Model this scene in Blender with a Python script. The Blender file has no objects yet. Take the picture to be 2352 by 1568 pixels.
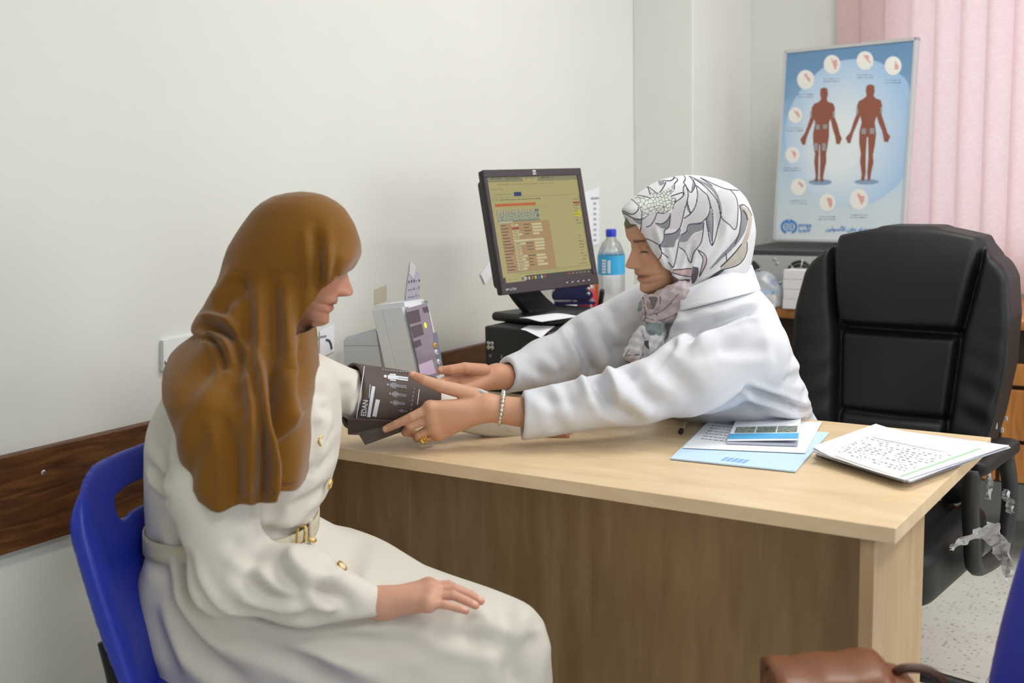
import bpy, bmesh, math, random
import numpy as np
from mathutils import Vector, Matrix

random.seed(7); np.random.seed(7)
scene = bpy.context.scene
col = scene.collection
PI = math.pi

# ------------------------------------------------------------------ camera
YAW, TILT, ROLL = [math.radians(a) for a in (-33.4, 8.26, 1.268)]
FPX = 2691.0
CAM = np.array([2.1, 0.0, 1.35])
def _axes():
    f = np.array([math.sin(YAW)*math.cos(TILT), math.cos(YAW)*math.cos(TILT), -math.sin(TILT)])
    r0 = np.array([math.cos(YAW), -math.sin(YAW), 0.0]); d0 = np.cross(f, r0)
    r = r0*math.cos(ROLL)+d0*math.sin(ROLL); d = -r0*math.sin(ROLL)+d0*math.cos(ROLL)
    return np.array([r, d, f])
AX = _axes()
cam = bpy.data.cameras.new('camera'); cam_ob = bpy.data.objects.new('camera', cam); col.objects.link(cam_ob)
cam.sensor_width = 36.0; cam.lens = FPX*36.0/2352.0
cam.clip_start = 0.05
m = Matrix.Identity(4)
for i in range(3):
    m[i][0] = AX[0][i]; m[i][1] = -AX[1][i]; m[i][2] = -AX[2][i]; m[i][3] = CAM[i]
cam_ob.matrix_world = m
cam.dof.use_dof = True; cam.dof.focus_distance = 2.62; cam.dof.aperture_fstop = 3.2
scene.camera = cam_ob

# ------------------------------------------------------------------ light and exposure
vs = scene.view_settings
vs.view_transform = 'Standard'; vs.look = 'None'; vs.gamma = 1.0; vs.use_curve_mapping = False
vs.exposure = -0.33
scene.cycles.use_denoising = True
scene.cycles.max_bounces = 8
scene.cycles.sample_clamp_indirect = 6.0
world = bpy.data.worlds.new('daylight'); scene.world = world; world.use_nodes = True
bg = world.node_tree.nodes['Background']; bg.inputs[0].default_value = (0.86, 0.93, 1.0, 1); bg.inputs[1].default_value = 1.6
def area_light(name, loc, size, power, color, look):
    l = bpy.data.lights.new(name, 'AREA'); l.shape = 'RECTANGLE'; l.size, l.size_y = size; l.energy = power; l.color = color
    o = bpy.data.objects.new(name, l); col.objects.link(o); o.location = loc
    o.rotation_euler = (Vector(look)-Vector(loc)).to_track_quat('-Z', 'Y').to_euler()
    return o
# window daylight: two added lights for unseen right-hand windows, one behind the blinds
area_light('window_daylight_right', (4.13, 3.05, 1.6), (2.4, 1.3), 42, (0.95, 0.98, 1.0), (0, 2.2, 1.2))
area_light('added_front_fill', (4.13, 0.0, 1.55), (2.0, 1.3), 42, (0.96, 0.985, 1.0), (0.6, 1.6, 0.9))  # added fill that brightens the surfaces facing the camera
area_light('window_daylight_back', (1.75, 4.92, 1.6), (2.2, 1.5), 22, (0.95, 0.98, 1.0), (1.75, 0, 1.2))
LAMP_POWER = 25

# ------------------------------------------------------------------ photograph pixel -> place
def ray(u, v): return AX.T @ np.array([u-1176.0, v-784.0, FPX])/FPX
def at(u, v, **k):
    d = ray(u, v)
    if 'x' in k: t = (k['x']-CAM[0])/d[0]
    if 'y' in k: t = (k['y']-CAM[1])/d[1]
    if 'z' in k: t = (k['z']-CAM[2])/d[2]
    return CAM+t*d
E1 = np.array([math.cos(YAW), -math.sin(YAW), 0.0]); E2 = np.array([math.sin(YAW), math.cos(YAW), 0.0])
RZ = -YAW
def Q(u, v, t):
    """profile frame of the two women: (s along their facing line, t across it, z up)"""
    d = ray(u, v); k = t/(d @ E2); p = d*k
    return np.array([p @ E1, t, p[2]+CAM[2]])
def stage_to_world(p): return np.array([CAM[0], CAM[1], 0.0])+p[0]*E1+p[1]*E2+np.array([0, 0, p[2]])

# ------------------------------------------------------------------ materials
MATS = {}
def srgb(r, g, b):
    f = lambda c: ((c/255.0+0.055)/1.055)**2.4 if c > 10 else c/255.0/12.92
    return (f(r), f(g), f(b), 1.0)
def new_mat(name):
    mt = bpy.data.materials.new(name); mt.use_nodes = True; MATS[name] = mt
    nt = mt.node_tree; return mt, nt, nt.nodes['Principled BSDF']
def mat(name, rgb, rough=0.5, metal=0.0, spec=0.5, noise=0.0, nscale=20.0, bump=0.0, bscale=200.0, coat=0.0, trans=0.0, emit=None, alpha=None, sheen=0.0, stretch=None):
    mt, nt, b = new_mat(name)
    c = srgb(*rgb) if max(rgb) > 1.0 else (*rgb, 1.0)
    b.inputs['Base Color'].default_value = c; b.inputs['Roughness'].default_value = rough
    b.inputs['Metallic'].default_value = metal; b.inputs['Specular IOR Level'].default_value = spec
    if coat: b.inputs['Coat Weight'].default_value = coat
    if trans: b.inputs['Transmission Weight'].default_value = trans
    if sheen: b.inputs['Sheen Weight'].default_value = sheen; b.inputs['Sheen Roughness'].default_value = 0.5
    if emit: b.inputs['Emission Color'].default_value = srgb(*emit[0]); b.inputs['Emission Strength'].default_value = emit[1]
    if alpha is not None: b.inputs['Alpha'].default_value = alpha
    if noise or bump:
        tc = nt.nodes.new('ShaderNodeTexCoord'); src = tc.outputs['Object']
        if stretch:
            mp = nt.nodes.new('ShaderNodeMapping'); mp.inputs['Scale'].default_value = stretch
            nt.links.new(src, mp.inputs['Vector']); src = mp.outputs['Vector']
    if noise:
        n = nt.nodes.new('ShaderNodeTexNoise'); n.inputs['Scale'].default_value = nscale; n.inputs['Detail'].default_value = 4
        nt.links.new(src, n.inputs['Vector'])
        r = nt.nodes.new('ShaderNodeValToRGB')
        r.color_ramp.elements[0].position = 0.3; r.color_ramp.elements[1].position = 0.7
        r.color_ramp.elements[0].color = tuple(min(1, x*(1-noise)) for x in c[:3])+(1,)
        r.color_ramp.elements[1].color = tuple(min(1, x*(1+noise)) for x in c[:3])+(1,)
        nt.links.new(n.outputs['Fac'], r.inputs['Fac']); nt.links.new(r.outputs['Color'], b.inputs['Base Color'])
    if bump:
        n2 = nt.nodes.new('ShaderNodeTexNoise'); n2.inputs['Scale'].default_value = bscale; n2.inputs['Detail'].default_value = 3
        nt.links.new(src, n2.inputs['Vector'])
        bp = nt.nodes.new('ShaderNodeBump'); bp.inputs['Strength'].default_value = bump; bp.inputs['Distance'].default_value = 0.002
        nt.links.new(n2.outputs['Fac'], bp.inputs['Height']); nt.links.new(bp.outputs['Normal'], b.inputs['Normal'])
    return mt
def wood(name, c1, c2, scale, rough=0.4, dist=3.0, c3=None, spec=0.5, vec=(1, 1, 1), blotch=0.0):
    """grain: noise stretched along one axis through a colour ramp, with slow blotches of the veneer"""
    mt, nt, b = new_mat(name)
    b.inputs['Roughness'].default_value = rough; b.inputs['Specular IOR Level'].default_value = spec
    tc = nt.nodes.new('ShaderNodeTexCoord'); mp = nt.nodes.new('ShaderNodeMapping'); mp.inputs['Scale'].default_value = vec
    nt.links.new(tc.outputs['Object'], mp.inputs['Vector'])
    n = nt.nodes.new('ShaderNodeTexNoise'); n.inputs['Scale'].default_value = scale; n.inputs['Detail'].default_value = 6; n.inputs['Distortion'].default_value = dist
    nt.links.new(mp.outputs['Vector'], n.inputs['Vector'])
    r = nt.nodes.new('ShaderNodeValToRGB'); e = r.color_ramp.elements
    e[0].position = 0.28; e[0].color = srgb(*c1); e[1].position = 0.72; e[1].color = srgb(*c2)
    if c3: x = e.new(0.5); x.color = srgb(*c3)
    nt.links.new(n.outputs['Fac'], r.inputs['Fac'])
    out = r.outputs['Color']
    if blotch:
        n3 = nt.nodes.new('ShaderNodeTexNoise'); n3.inputs['Scale'].default_value = 5.0; n3.inputs['Detail'].default_value = 3
        nt.links.new(mp.outputs['Vector'], n3.inputs['Vector'])
        r3 = nt.nodes.new('ShaderNodeValToRGB'); r3.color_ramp.elements[0].position = 0.35; r3.color_ramp.elements[1].position = 0.65
        g = 1-blotch; r3.color_ramp.elements[0].color = (g, g*0.97, g*0.94, 1)
        mx = nt.nodes.new('ShaderNodeMix'); mx.data_type = 'RGBA'; mx.blend_type = 'MULTIPLY'; mx.inputs[0].default_value = 1.0
        nt.links.new(n3.outputs['Fac'], r3.inputs['Fac']); nt.links.new(out, mx.inputs[6]); nt.links.new(r3.outputs['Color'], mx.inputs[7]); out = mx.outputs[2]
    nt.links.new(out, b.inputs['Base Color'])
    return mt
def vcol_mat(name, rough=0.6, spec=0.3, sheen=0.0, sss=0.0, bump=0.0, bscale=900.0):
    mt, nt, b = new_mat(name)
    a = nt.nodes.new('ShaderNodeAttribute'); a.attribute_name = 'Col'
    nt.links.new(a.outputs['Color'], b.inputs['Base Color'])
    b.inputs['Roughness'].default_value = rough; b.inputs['Specular IOR Level'].default_value = spec
    if sheen: b.inputs['Sheen Weight'].default_value = sheen
    if sss:
        b.inputs['Subsurface Weight'].default_value = sss; b.inputs['Subsurface Radius'].default_value = (0.008, 0.003, 0.0015); b.inputs['Subsurface Scale'].default_value = 1.0
    if bump:
        tc = nt.nodes.new('ShaderNodeTexCoord'); n2 = nt.nodes.new('ShaderNodeTexNoise'); n2.inputs['Scale'].default_value = bscale
        nt.links.new(tc.outputs['Object'], n2.inputs['Vector'])
        bp = nt.nodes.new('ShaderNodeBump'); bp.inputs['Strength'].default_value = bump; bp.inputs['Distance'].default_value = 0.001
        nt.links.new(n2.outputs['Fac'], bp.inputs['Height']); nt.links.new(bp.outputs['Normal'], b.inputs['Normal'])
    return mt

# ------------------------------------------------------------------ object helpers
def tag(o, label=None, cat=None, group=None, kind=None):
    if label: o['label'] = label
    if cat: o['category'] = cat
    if group: o['group'] = group
    if kind: o['kind'] = kind
    return o
def thing(name, loc, label, cat, rz=0.0, group=None, rot=None):
    o = bpy.data.objects.new(name, None); col.objects.link(o); o.empty_display_size = 0.05
    o.location = loc; o.rotation_euler = rot if rot else (0, 0, rz)
    return tag(o, label, cat, group)
def link_mesh(name, me, mats, parent=None, loc=None, rot=None, smooth=False):
    if not isinstance(mats, (list, tuple)): mats = [mats]
    for mt in mats: me.materials.append(MATS[mt] if isinstance(mt, str) else mt)
    if smooth and len(me.polygons): me.polygons.foreach_set('use_smooth', [True]*len(me.polygons))
    o = bpy.data.objects.new(name, me); col.objects.link(o)
    if parent: o.parent = parent
    if loc is not None: o.location = loc
    if rot is not None: o.rotation_euler = rot
    return o
def bm_obj(name, bm, mats, parent=None, loc=None, rot=None, smooth=False, recalc=True):
    if recalc: bmesh.ops.recalc_face_normals(bm, faces=bm.faces[:])
    me = bpy.data.meshes.new(name); bm.to_mesh(me); bm.free()
    return link_mesh(name, me, mats, parent, loc, rot, smooth)
def np_obj(name, V, Fs, mats, parent=None, smooth=True, colors=None, loc=None, rot=None, mat_idx=None):
    me = bpy.data.meshes.new(name)
    V = np.asarray(V, dtype=np.float64)
    if isinstance(Fs, np.ndarray):
        k = Fs.shape[1]; n = len(Fs)
        me.vertices.add(len(V)); me.vertices.foreach_set('co', V.astype(np.float32).ravel())
        me.loops.add(n*k); me.loops.foreach_set('vertex_index', Fs.astype(np.int32).ravel())
        me.polygons.add(n); me.polygons.foreach_set('loop_start', np.arange(0, n*k, k, dtype=np.int32))
        me.update(calc_edges=True); me.validate()
    else:
        me.from_pydata([tuple(v) for v in V], [], Fs); me.update()
    if colors is not None:
        a = me.attributes.new('Col', 'FLOAT_COLOR', 'POINT')
        c = np.ones((len(V), 4), dtype=np.float32); c[:, :3] = colors; a.data.foreach_set('color', c.ravel())
    if mat_idx is not None: me.polygons.foreach_set('material_index', np.asarray(mat_idx, dtype=np.int32))
    return link_mesh(name, me, mats, parent, loc, rot, smooth)
def add_box(bm, lo, hi, bevel=0.0, seg=2, mi=0, M=None):
    lo = Vector(lo); hi = Vector(hi); c = (lo+hi)/2; s = hi-lo
    r = bmesh.ops.create_cube(bm, size=1.0)
    vs_ = r['verts']
    for v in vs_: v.co = Vector((v.co.x*s.x, v.co.y*s.y, v.co.z*s.z))+c
    fs = list({f for v in vs_ for f in v.link_faces})
    for f in fs: f.material_index = mi
    if bevel:
        es = list({e for v in vs_ for e in v.link_edges})
        rb = bmesh.ops.bevel(bm, geom=es, offset=bevel, segments=seg, profile=0.5, affect='EDGES')
        for f in rb['faces']: f.material_index = mi
        vs_ = list({v for f in rb['faces'] for v in f.verts} | {v for v in vs_ if v.is_valid})
    if M is not None: bmesh.ops.transform(bm, matrix=M, verts=[v for v in vs_ if v.is_valid])
    return vs_
def box(name, lo, hi, mt, parent=None, bevel=0.0, loc=None, rot=None, seg=2):
    bm = bmesh.new(); add_box(bm, lo, hi, bevel, seg)
    return bm_obj(name, bm, mt, parent, loc, rot, smooth=False)
def add_prism(bm, pts, z0, z1, mi=0, axis='z'):
    """closed outline (2D) extruded between z0 and z1 along an axis"""
    def mk(p, z): return {'z': (p[0], p[1], z), 'y': (p[0], z, p[1]), 'x': (z, p[0], p[1])}[axis]
    a = [bm.verts.new(mk(p, z0)) for p in pts]; b = [bm.verts.new(mk(p, z1)) for p in pts]
    n = len(pts); fs = []
    fs.append(bm.faces.new(a[::-1])); fs.append(bm.faces.new(b))
    for i in range(n): fs.append(bm.faces.new((a[i], a[(i+1) % n], b[(i+1) % n], b[i])))
    for f in fs: f.material_index = mi
    return a+b
def add_tube(bm, pts, r, n=10, caps=True, mi=0, closed=False):
    pts = [Vector(p) for p in pts]; rs = r if isinstance(r, (list, tuple)) else [r]*len(pts)
    rings = []; N = len(pts); prev = None
    for i, p in enumerate(pts):
        if closed: d = pts[(i+1) % N]-pts[i-1]
        else: d = (pts[min(i+1, N-1)]-pts[max(i-1, 0)])
        d.normalize()
        if prev is None:
            a = Vector((0, 0, 1)) if abs(d.z) < 0.9 else Vector((1, 0, 0)); u = d.cross(a).normalized()
        else:
            u = (prev-d*prev.dot(d)); u = u.normalized() if u.length > 1e-6 else d.orthogonal().normalized()
        prev = u; w = d.cross(u)
        rings.append([bm.verts.new(p+(u*math.cos(2*PI*k/n)+w*math.sin(2*PI*k/n))*rs[i]) for k in range(n)])
    rng = range(N if closed else N-1)
    for i in rng:
        A = rings[i]; B = rings[(i+1) % N]
        for k in range(n):
            f = bm.faces.new((A[k], A[(k+1) % n], B[(k+1) % n], B[k])); f.material_index = mi; f.smooth = True
    if caps and not closed:
        bm.faces.new(rings[0][::-1]).material_index = mi; bm.faces.new(rings[-1]).material_index = mi
def tube(name, pts, r, mt, parent=None, n=10, closed=False, loc=None, rot=None):
    bm = bmesh.new(); add_tube(bm, pts, r, n, closed=closed)
    return bm_obj(name, bm, mt, parent, loc, rot, smooth=True)
def add_lathe(bm, prof, n=32, mi=0, center=(0, 0, 0)):
    c = Vector(center); rings = []
    for (r, z) in prof:
        rings.append([bm.verts.new(c+Vector((r*math.cos(2*PI*k/n), r*math.sin(2*PI*k/n), z))) for k in range(n)] if r > 1e-5 else [bm.verts.new(c+Vector((0, 0, z)))])
    for A, B in zip(rings, rings[1:]):
        for k in range(n):
            k2 = (k+1) % n
            if len(A) == 1 and len(B) == 1: continue
            if len(A) == 1: f = bm.faces.new((A[0], B[k], B[k2]))
            elif len(B) == 1: f = bm.faces.new((A[k], A[k2], B[0]))
            else: f = bm.faces.new((A[k], A[k2], B[k2], B[k]))
            f.material_index = mi; f.smooth = True
def smooth_pts(pts, n=8, closed=False):
    """Catmull-Rom through the points"""
    P_ = [np.array(p, float) for p in pts]; out = []; N = len(P_)
    rng = range(N if closed else N-1)
    for i in rng:
        p0 = P_[(i-1) % N] if closed or i > 0 else P_[0]*2-P_[1]
        p1 = P_[i]; p2 = P_[(i+1) % N]
        p3 = P_[(i+2) % N] if closed or i+2 < N else P_[-1]*2-P_[-2]
        for k in range(n):
            t = k/n
            out.append(0.5*((2*p1)+(-p0+p2)*t+(2*p0-5*p1+4*p2-p3)*t*t+(-p0+3*p1-3*p2+p3)*t**3))
    if not closed: out.append(P_[-1])
    return out
def text_mesh(name, s, size, mt, parent, loc, rot, extrude=0.0002, align='LEFT', sx=1.0, bold=0.0):
    cu = bpy.data.curves.new(name, 'FONT'); cu.body = s; cu.size = size; cu.extrude = extrude; cu.align_x = align; cu.resolution_u = 2; cu.offset = bold
    o = bpy.data.objects.new(name+'_tmp', cu); col.objects.link(o)
    dg = bpy.context.evaluated_depsgraph_get(); me = bpy.data.meshes.new_from_object(o.evaluated_get(dg))
    bpy.data.objects.remove(o, do_unlink=True); bpy.data.curves.remove(cu)
    ob = link_mesh(name, me, mt, parent, loc, rot); ob.scale = (sx, 1, 1)
    return ob

# ------------------------------------------------------------------ implicit surfaces for bodies and clothes
def smin(a, b, k):
    h = np.clip(0.5+0.5*(b-a)/k, 0, 1); return b*(1-h)+a*h-k*h*(1-h)
def smax(a, b, k): return -smin(-a, -b, k)
def rcone(x, y, z, a, b, ra, rb, sq=None):
    ax, ay, az = a; dx, dy, dz = b[0]-ax, b[1]-ay, b[2]-az; L2 = dx*dx+dy*dy+dz*dz
    t = np.clip(((x-ax)*dx+(y-ay)*dy+(z-az)*dz)/L2, 0, 1)
    return np.sqrt((x-ax-t*dx)**2+(y-ay-t*dy)**2+(z-az-t*dz)**2)-(ra+(rb-ra)*t)
def ellip(x, y, z, c, r):
    px, py, pz = (x-c[0]), (y-c[1]), (z-c[2])
    k0 = np.sqrt((px/r[0])**2+(py/r[1])**2+(pz/r[2])**2)
    k1 = np.sqrt((px/r[0]**2)**2+(py/r[1]**2)**2+(pz/r[2]**2)**2)+1e-9
    return k0*(k0-1)/k1
def prof(zs, vs_, n=600, sm=6):
    """smoothed table through (z, value) pairs"""
    o = np.argsort(zs); zs = np.array(zs, float)[o]; vs_ = np.array(vs_, float)[o]
    T = np.linspace(zs[0], zs[-1], n); W = np.interp(T, zs, vs_)
    k = np.exp(-np.linspace(-2, 2, 2*sm+1)**2); k /= k.sum()
    W = np.convolve(np.pad(W, sm, mode='edge'), k, mode='valid')
    return lambda z: np.interp(z, T, W)
def surf_net(f, lo, hi, h, newton=3):
    lo = np.array(lo, float); hi = np.array(hi, float)
    X, Y, Z = [np.arange(lo[i], hi[i]+h, h) for i in range(3)]
    V = np.empty((len(X), len(Y), len(Z)), np.float32)
    step = max(1, int(1.2e6/(len(Y)*len(Z))))
    for i in range(0, len(X), step):
        V[i:i+step] = f(X[i:i+step, None, None], Y[None, :, None], Z[None, None, :])
    S = V < 0
    n = S[:-1, :-1, :-1].astype(np.int8)
    for dx, dy, dz in ((1,0,0),(0,1,0),(0,0,1),(1,1,0),(1,0,1),(0,1,1),(1,1,1)):
        n = n+S[dx:S.shape[0]-1+dx, dy:S.shape[1]-1+dy, dz:S.shape[2]-1+dz]
    mask = (n > 0) & (n < 8)
    ci = np.argwhere(mask)
    idx = np.full(mask.shape, -1, np.int32); idx[mask] = np.arange(len(ci))
    corners = np.array([(0,0,0),(1,0,0),(0,1,0),(1,1,0),(0,0,1),(1,0,1),(0,1,1),(1,1,1)])
    vals = np.stack([V[ci[:,0]+c[0], ci[:,1]+c[1], ci[:,2]+c[2]] for c in corners], 1).astype(np.float64)
    acc = np.zeros((len(ci), 3)); cnt = np.zeros(len(ci))
    for a, b in ((0,1),(2,3),(4,5),(6,7),(0,2),(1,3),(4,6),(5,7),(0,4),(1,5),(2,6),(3,7)):
        va, vb = vals[:, a], vals[:, b]; x = (va < 0) != (vb < 0)
        t = np.where(x, va/np.where(x, va-vb, 1), 0)[:, None]
        acc += np.where(x[:, None], corners[a]+(corners[b]-corners[a])*t, 0); cnt += x
    P_ = lo+(ci+acc/cnt[:, None])*h
    quads = []
    for ax in range(3):
        sl0 = [slice(None)]*3; sl1 = [slice(None)]*3; sl0[ax] = slice(0, -1); sl1[ax] = slice(1, None)
        d = S[tuple(sl0)] != S[tuple(sl1)]; inside0 = S[tuple(sl0)]
        e = np.argwhere(d); o1, o2 = [a for a in range(3) if a != ax]
        e = e[(e[:, o1] > 0) & (e[:, o2] > 0) & (e[:, o1] < mask.shape[o1]) & (e[:, o2] < mask.shape[o2])]
        fl = inside0[e[:,0], e[:,1], e[:,2]]
        def cell(a, b):
            q = e.copy(); q[:, o1] -= a; q[:, o2] -= b; return idx[q[:,0], q[:,1], q[:,2]]
        q = np.stack([cell(1,1), cell(0,1), cell(0,0), cell(1,0)], 1)
        if ax == 1: fl = ~fl
        q[~fl] = q[~fl][:, ::-1]
        quads.append(q)
    Fq = np.concatenate(quads); Fq = Fq[(Fq >= 0).all(1)]
    e = h*0.25
    for it in range(newton):
        x, y, z = P_.T; v = f(x, y, z)
        g = np.stack([f(x+e, y, z)-f(x-e, y, z), f(x, y+e, z)-f(x, y-e, z), f(x, y, z+e)-f(x, y, z-e)], 1)/(2*e)
        st = v[:, None]*g/np.maximum((g**2).sum(1), 0.05)[:, None]
        P_ -= np.clip(st, -h*0.5, h*0.5)
    return P_, Fq
def normals(V, Fq):
    N = np.zeros_like(V)
    n = np.cross(V[Fq[:, 2]]-V[Fq[:, 0]], V[Fq[:, 3]]-V[Fq[:, 1]])
    for k in range(4):
        for a in range(3): N[:, a] += np.bincount(Fq[:, k], n[:, a], len(V))
    return N/np.maximum(np.linalg.norm(N, axis=1), 1e-12)[:, None]
def vnoise(p, scale, seed=0, octaves=3):
    """cheap smooth noise: sum of rotated sines"""
    rs = np.random.RandomState(seed); out = np.zeros(len(p)); amp = 1.0
    for o in range(octaves):
        for k in range(4):
            d = rs.normal(size=3); d /= np.linalg.norm(d); ph = rs.uniform(0, 6.28); w = rs.uniform(0.7, 1.3)
            out += amp*np.sin((p @ d)*scale*w*(2**o)+ph+1.3*np.sin((p @ rs.normal(size=3))*scale*0.5))
        amp *= 0.5
    return out/6.0
def seg_dist(p, line):
    """distance in the plane from points to a polyline, and position 0..1 along it"""
    best = np.full(len(p), 1e9); pos = np.zeros(len(p)); n = len(line)-1
    for i in range(n):
        a = line[i]; b = line[i+1]; d = b-a; L2 = max(d @ d, 1e-12)
        t = np.clip(((p-a) @ d)/L2, 0, 1); q = p-(a+t[:, None]*d); dd = np.sqrt((q**2).sum(1))
        m_ = dd < best; best[m_] = dd[m_]; pos[m_] = ((i+t)/n)[m_]
    return best, pos
def fold(V, Fq, lines, side=-1, gate=True):
    """creases of cloth: each (pixel polyline, t, width, depth); pushes the cloth along its normal on the side it lies on"""
    N = normals(V, Fq); D = np.zeros(len(V)); sz = V[:, [0, 2]]
    w = np.clip(side*N[:, 1]*2.2+0.35, 0, 1) if gate else np.ones(len(V))
    for (pts, t, width, depth) in lines:
        L = np.array([Q(u, v, t)[[0, 2]] for (u, v) in pts]); L = np.array(smooth_pts(L, 5))
        d, pos = seg_dist(sz, L)
        taper = np.clip(np.minimum(pos, 1-pos)*5+0.25, 0, 1)
        g = np.exp(-(d/width)**2)-0.45*np.exp(-((d-1.9*width)/(0.9*width))**2)
        D += depth*g*taper*w
    return V+N*D[:, None]
# ================================================================== the room
mat('wall_paint', (224, 226, 222), rough=0.55, spec=0.35, noise=0.012, nscale=3.0, bump=0.05, bscale=60)
mat('ceiling_paint', (240, 240, 236), rough=0.8)
mat('lamp_frame', (225, 225, 222), rough=0.5)
mat('lamp_glow', (255, 255, 255), emit=((255, 252, 244), 6.0))
mat('grout', (150, 148, 142), rough=0.9)
mat('white_pvc', (232, 234, 236), rough=0.4)
mat('glass', (235, 242, 245), rough=0.02, trans=1.0)
mat('steel', (190, 190, 192), rough=0.3, metal=1.0)
wood('rail_wood', (60, 32, 12), (118, 76, 38), 5.0, rough=0.42, dist=1.6, c3=(88, 52, 22), vec=(6, 1, 9))
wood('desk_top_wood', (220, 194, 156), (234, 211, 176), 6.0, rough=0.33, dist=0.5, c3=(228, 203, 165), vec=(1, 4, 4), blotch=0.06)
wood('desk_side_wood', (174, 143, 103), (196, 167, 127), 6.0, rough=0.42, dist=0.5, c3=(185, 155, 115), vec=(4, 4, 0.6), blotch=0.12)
wood('cabinet_wood', (150, 96, 46), (190, 132, 74), 9.0, rough=0.38, dist=0.9, c3=(172, 114, 58), vec=(6, 6, 0.7))
def terrazzo(name):
    mt, nt, b = new_mat(name)
    tc = nt.nodes.new('ShaderNodeTexCoord')
    geo = nt.nodes.new('ShaderNodeNewGeometry')
    v1 = nt.nodes.new('ShaderNodeTexVoronoi'); v1.inputs['Scale'].default_value = 62
    mp = nt.nodes.new('ShaderNodeMapping'); mp.inputs['Scale'].default_value = (1, 1.7, 1)
    nt.links.new(geo.outputs['Position'], mp.inputs['Vector']); nt.links.new(mp.outputs['Vector'], v1.inputs['Vector'])
    r = nt.nodes.new('ShaderNodeValToRGB'); e = r.color_ramp.elements
    e[0].position = 0.15; e[0].color = (0.16, 0.16, 0.16, 1); e[1].position = 0.23; e[1].color = (1, 1, 1, 1)
    r.color_ramp.interpolation = 'LINEAR'
    sep = nt.nodes.new('ShaderNodeSeparateColor'); nt.links.new(v1.outputs['Color'], sep.inputs[0])
    # only some cells carry a visible chip: shrink the chip by the cell's own random number
    mth = nt.nodes.new('ShaderNodeMath'); mth.operation = 'MULTIPLY_ADD'; mth.inputs[1].default_value = 0.40; mth.inputs[2].default_value = -0.06
    nt.links.new(sep.outputs[0], mth.inputs[0])
    gt = nt.nodes.new('ShaderNodeMath'); gt.operation = 'LESS_THAN'
    nt.links.new(v1.outputs['Distance'], gt.inputs[0]); nt.links.new(mth.outputs[0], gt.inputs[1])
    mx = nt.nodes.new('ShaderNodeMix'); mx.data_type = 'RGBA'
    n = nt.nodes.new('ShaderNodeTexNoise'); n.inputs['Scale'].default_value = 9; nt.links.new(geo.outputs['Position'], n.inputs['Vector'])
    rb = nt.nodes.new('ShaderNodeValToRGB'); rb.color_ramp.elements[0].color = srgb(210, 209, 201); rb.color_ramp.elements[1].color = srgb(226, 225, 218)
    nt.links.new(n.outputs['Fac'], rb.inputs['Fac'])
    chip = nt.nodes.new('ShaderNodeValToRGB'); chip.color_ramp.elements[0].color = srgb(126, 118, 102); chip.color_ramp.elements[1].color = srgb(160, 154, 140)
    nt.links.new(sep.outputs[1], chip.inputs['Fac'])
    nt.links.new(gt.outputs[0], mx.inputs[0]); nt.links.new(rb.outputs['Color'], mx.inputs[6]); nt.links.new(chip.outputs['Color'], mx.inputs[7])
    nt.links.new(mx.outputs[2], b.inputs['Base Color']); b.inputs['Roughness'].default_value = 0.3
terrazzo('terrazzo')

XR, YF, YB, ZC = 4.25, -2.4, 4.63, 2.85
def struct(o): o['kind'] = 'structure'; return o
floor = struct(box('floor', (-0.1, YF-0.1, -0.12), (XR+0.1, YB+0.1, -0.006), 'grout'))
tile_me = None
for i in range(14):
    for j in range(16):
        if tile_me is None:
            t0 = box('tile', (0.0012, 0.0012, -0.006), (0.2988, 0.2988, 0.0), 'terrazzo', floor, bevel=0.001, seg=1); tile_me = t0.data; o = t0
        else:
            o = bpy.data.objects.new('tile', tile_me); col.objects.link(o); o.parent = floor
        o.location = (0.02+0.3*i, 4.55-0.3*(j+1)+0.07, 0)
struct(box('ceiling', (-0.1, YF-0.1, ZC), (XR+0.1, YB+0.1, ZC+0.1), 'ceiling_paint'))
struct(box('wall_left', (-0.1, YF, -0.12), (0, YB+0.1, ZC), 'wall_paint'))
struct(box('wall_front', (-0.1, YF-0.1, -0.12), (XR+0.1, YF, ZC), 'wall_paint'))
struct(box('wall_column', (0, 4.063, 0), (0.245, YB, ZC), 'wall_paint', bevel=0.004))
WX0, WX1, WZ0, WZ1 = 0.80, 2.75, 0.95, 2.35
bm = bmesh.new()
add_box(bm, (0, YB, -0.12), (WX0, YB+0.1, ZC)); add_box(bm, (WX1, YB, -0.12), (XR, YB+0.1, ZC))
add_box(bm, (WX0, YB, -0.12), (WX1, YB+0.1, WZ0)); add_box(bm, (WX0, YB, WZ1), (WX1, YB+0.1, ZC))
struct(bm_obj('wall_back', bm, 'wall_paint'))
struct(box('wall_right', (XR, YF, -0.12), (XR+0.1, YB+0.1, ZC), 'wall_paint'))
def window(name, x0, x1, z0, z1, rz, loc):
    w = struct(bpy.data.objects.new(name, None)); col.objects.link(w); w.location = loc; w.rotation_euler = (0, 0, rz)
    bm = bmesh.new()
    for a, b_ in (((x0, -0.03, z0), (x1, 0.03, z0+0.05)), ((x0, -0.03, z1-0.05), (x1, 0.03, z1)), ((x0, -0.03, z0), (x0+0.05, 0.03, z1)), ((x1-0.05, -0.03, z0), (x1, 0.03, z1)), (((x0+x1)/2-0.03, -0.03, z0), ((x0+x1)/2+0.03, 0.03, z1))):
        add_box(bm, a, b_, 0.004)
    bm_obj('window_frame', bm, 'white_pvc', w)
    for k in range(2):
        a = x0+0.05 if k == 0 else (x0+x1)/2+0.03; b_ = (x0+x1)/2-0.03 if k == 0 else x1-0.05
        box('pane', (a, -0.003, z0+0.05), (b_, 0.003, z1-0.05), 'glass', w)
    return w
window('window_1', WX0, WX1, WZ0, WZ1, 0, (0, YB+0.06, 0))
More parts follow.
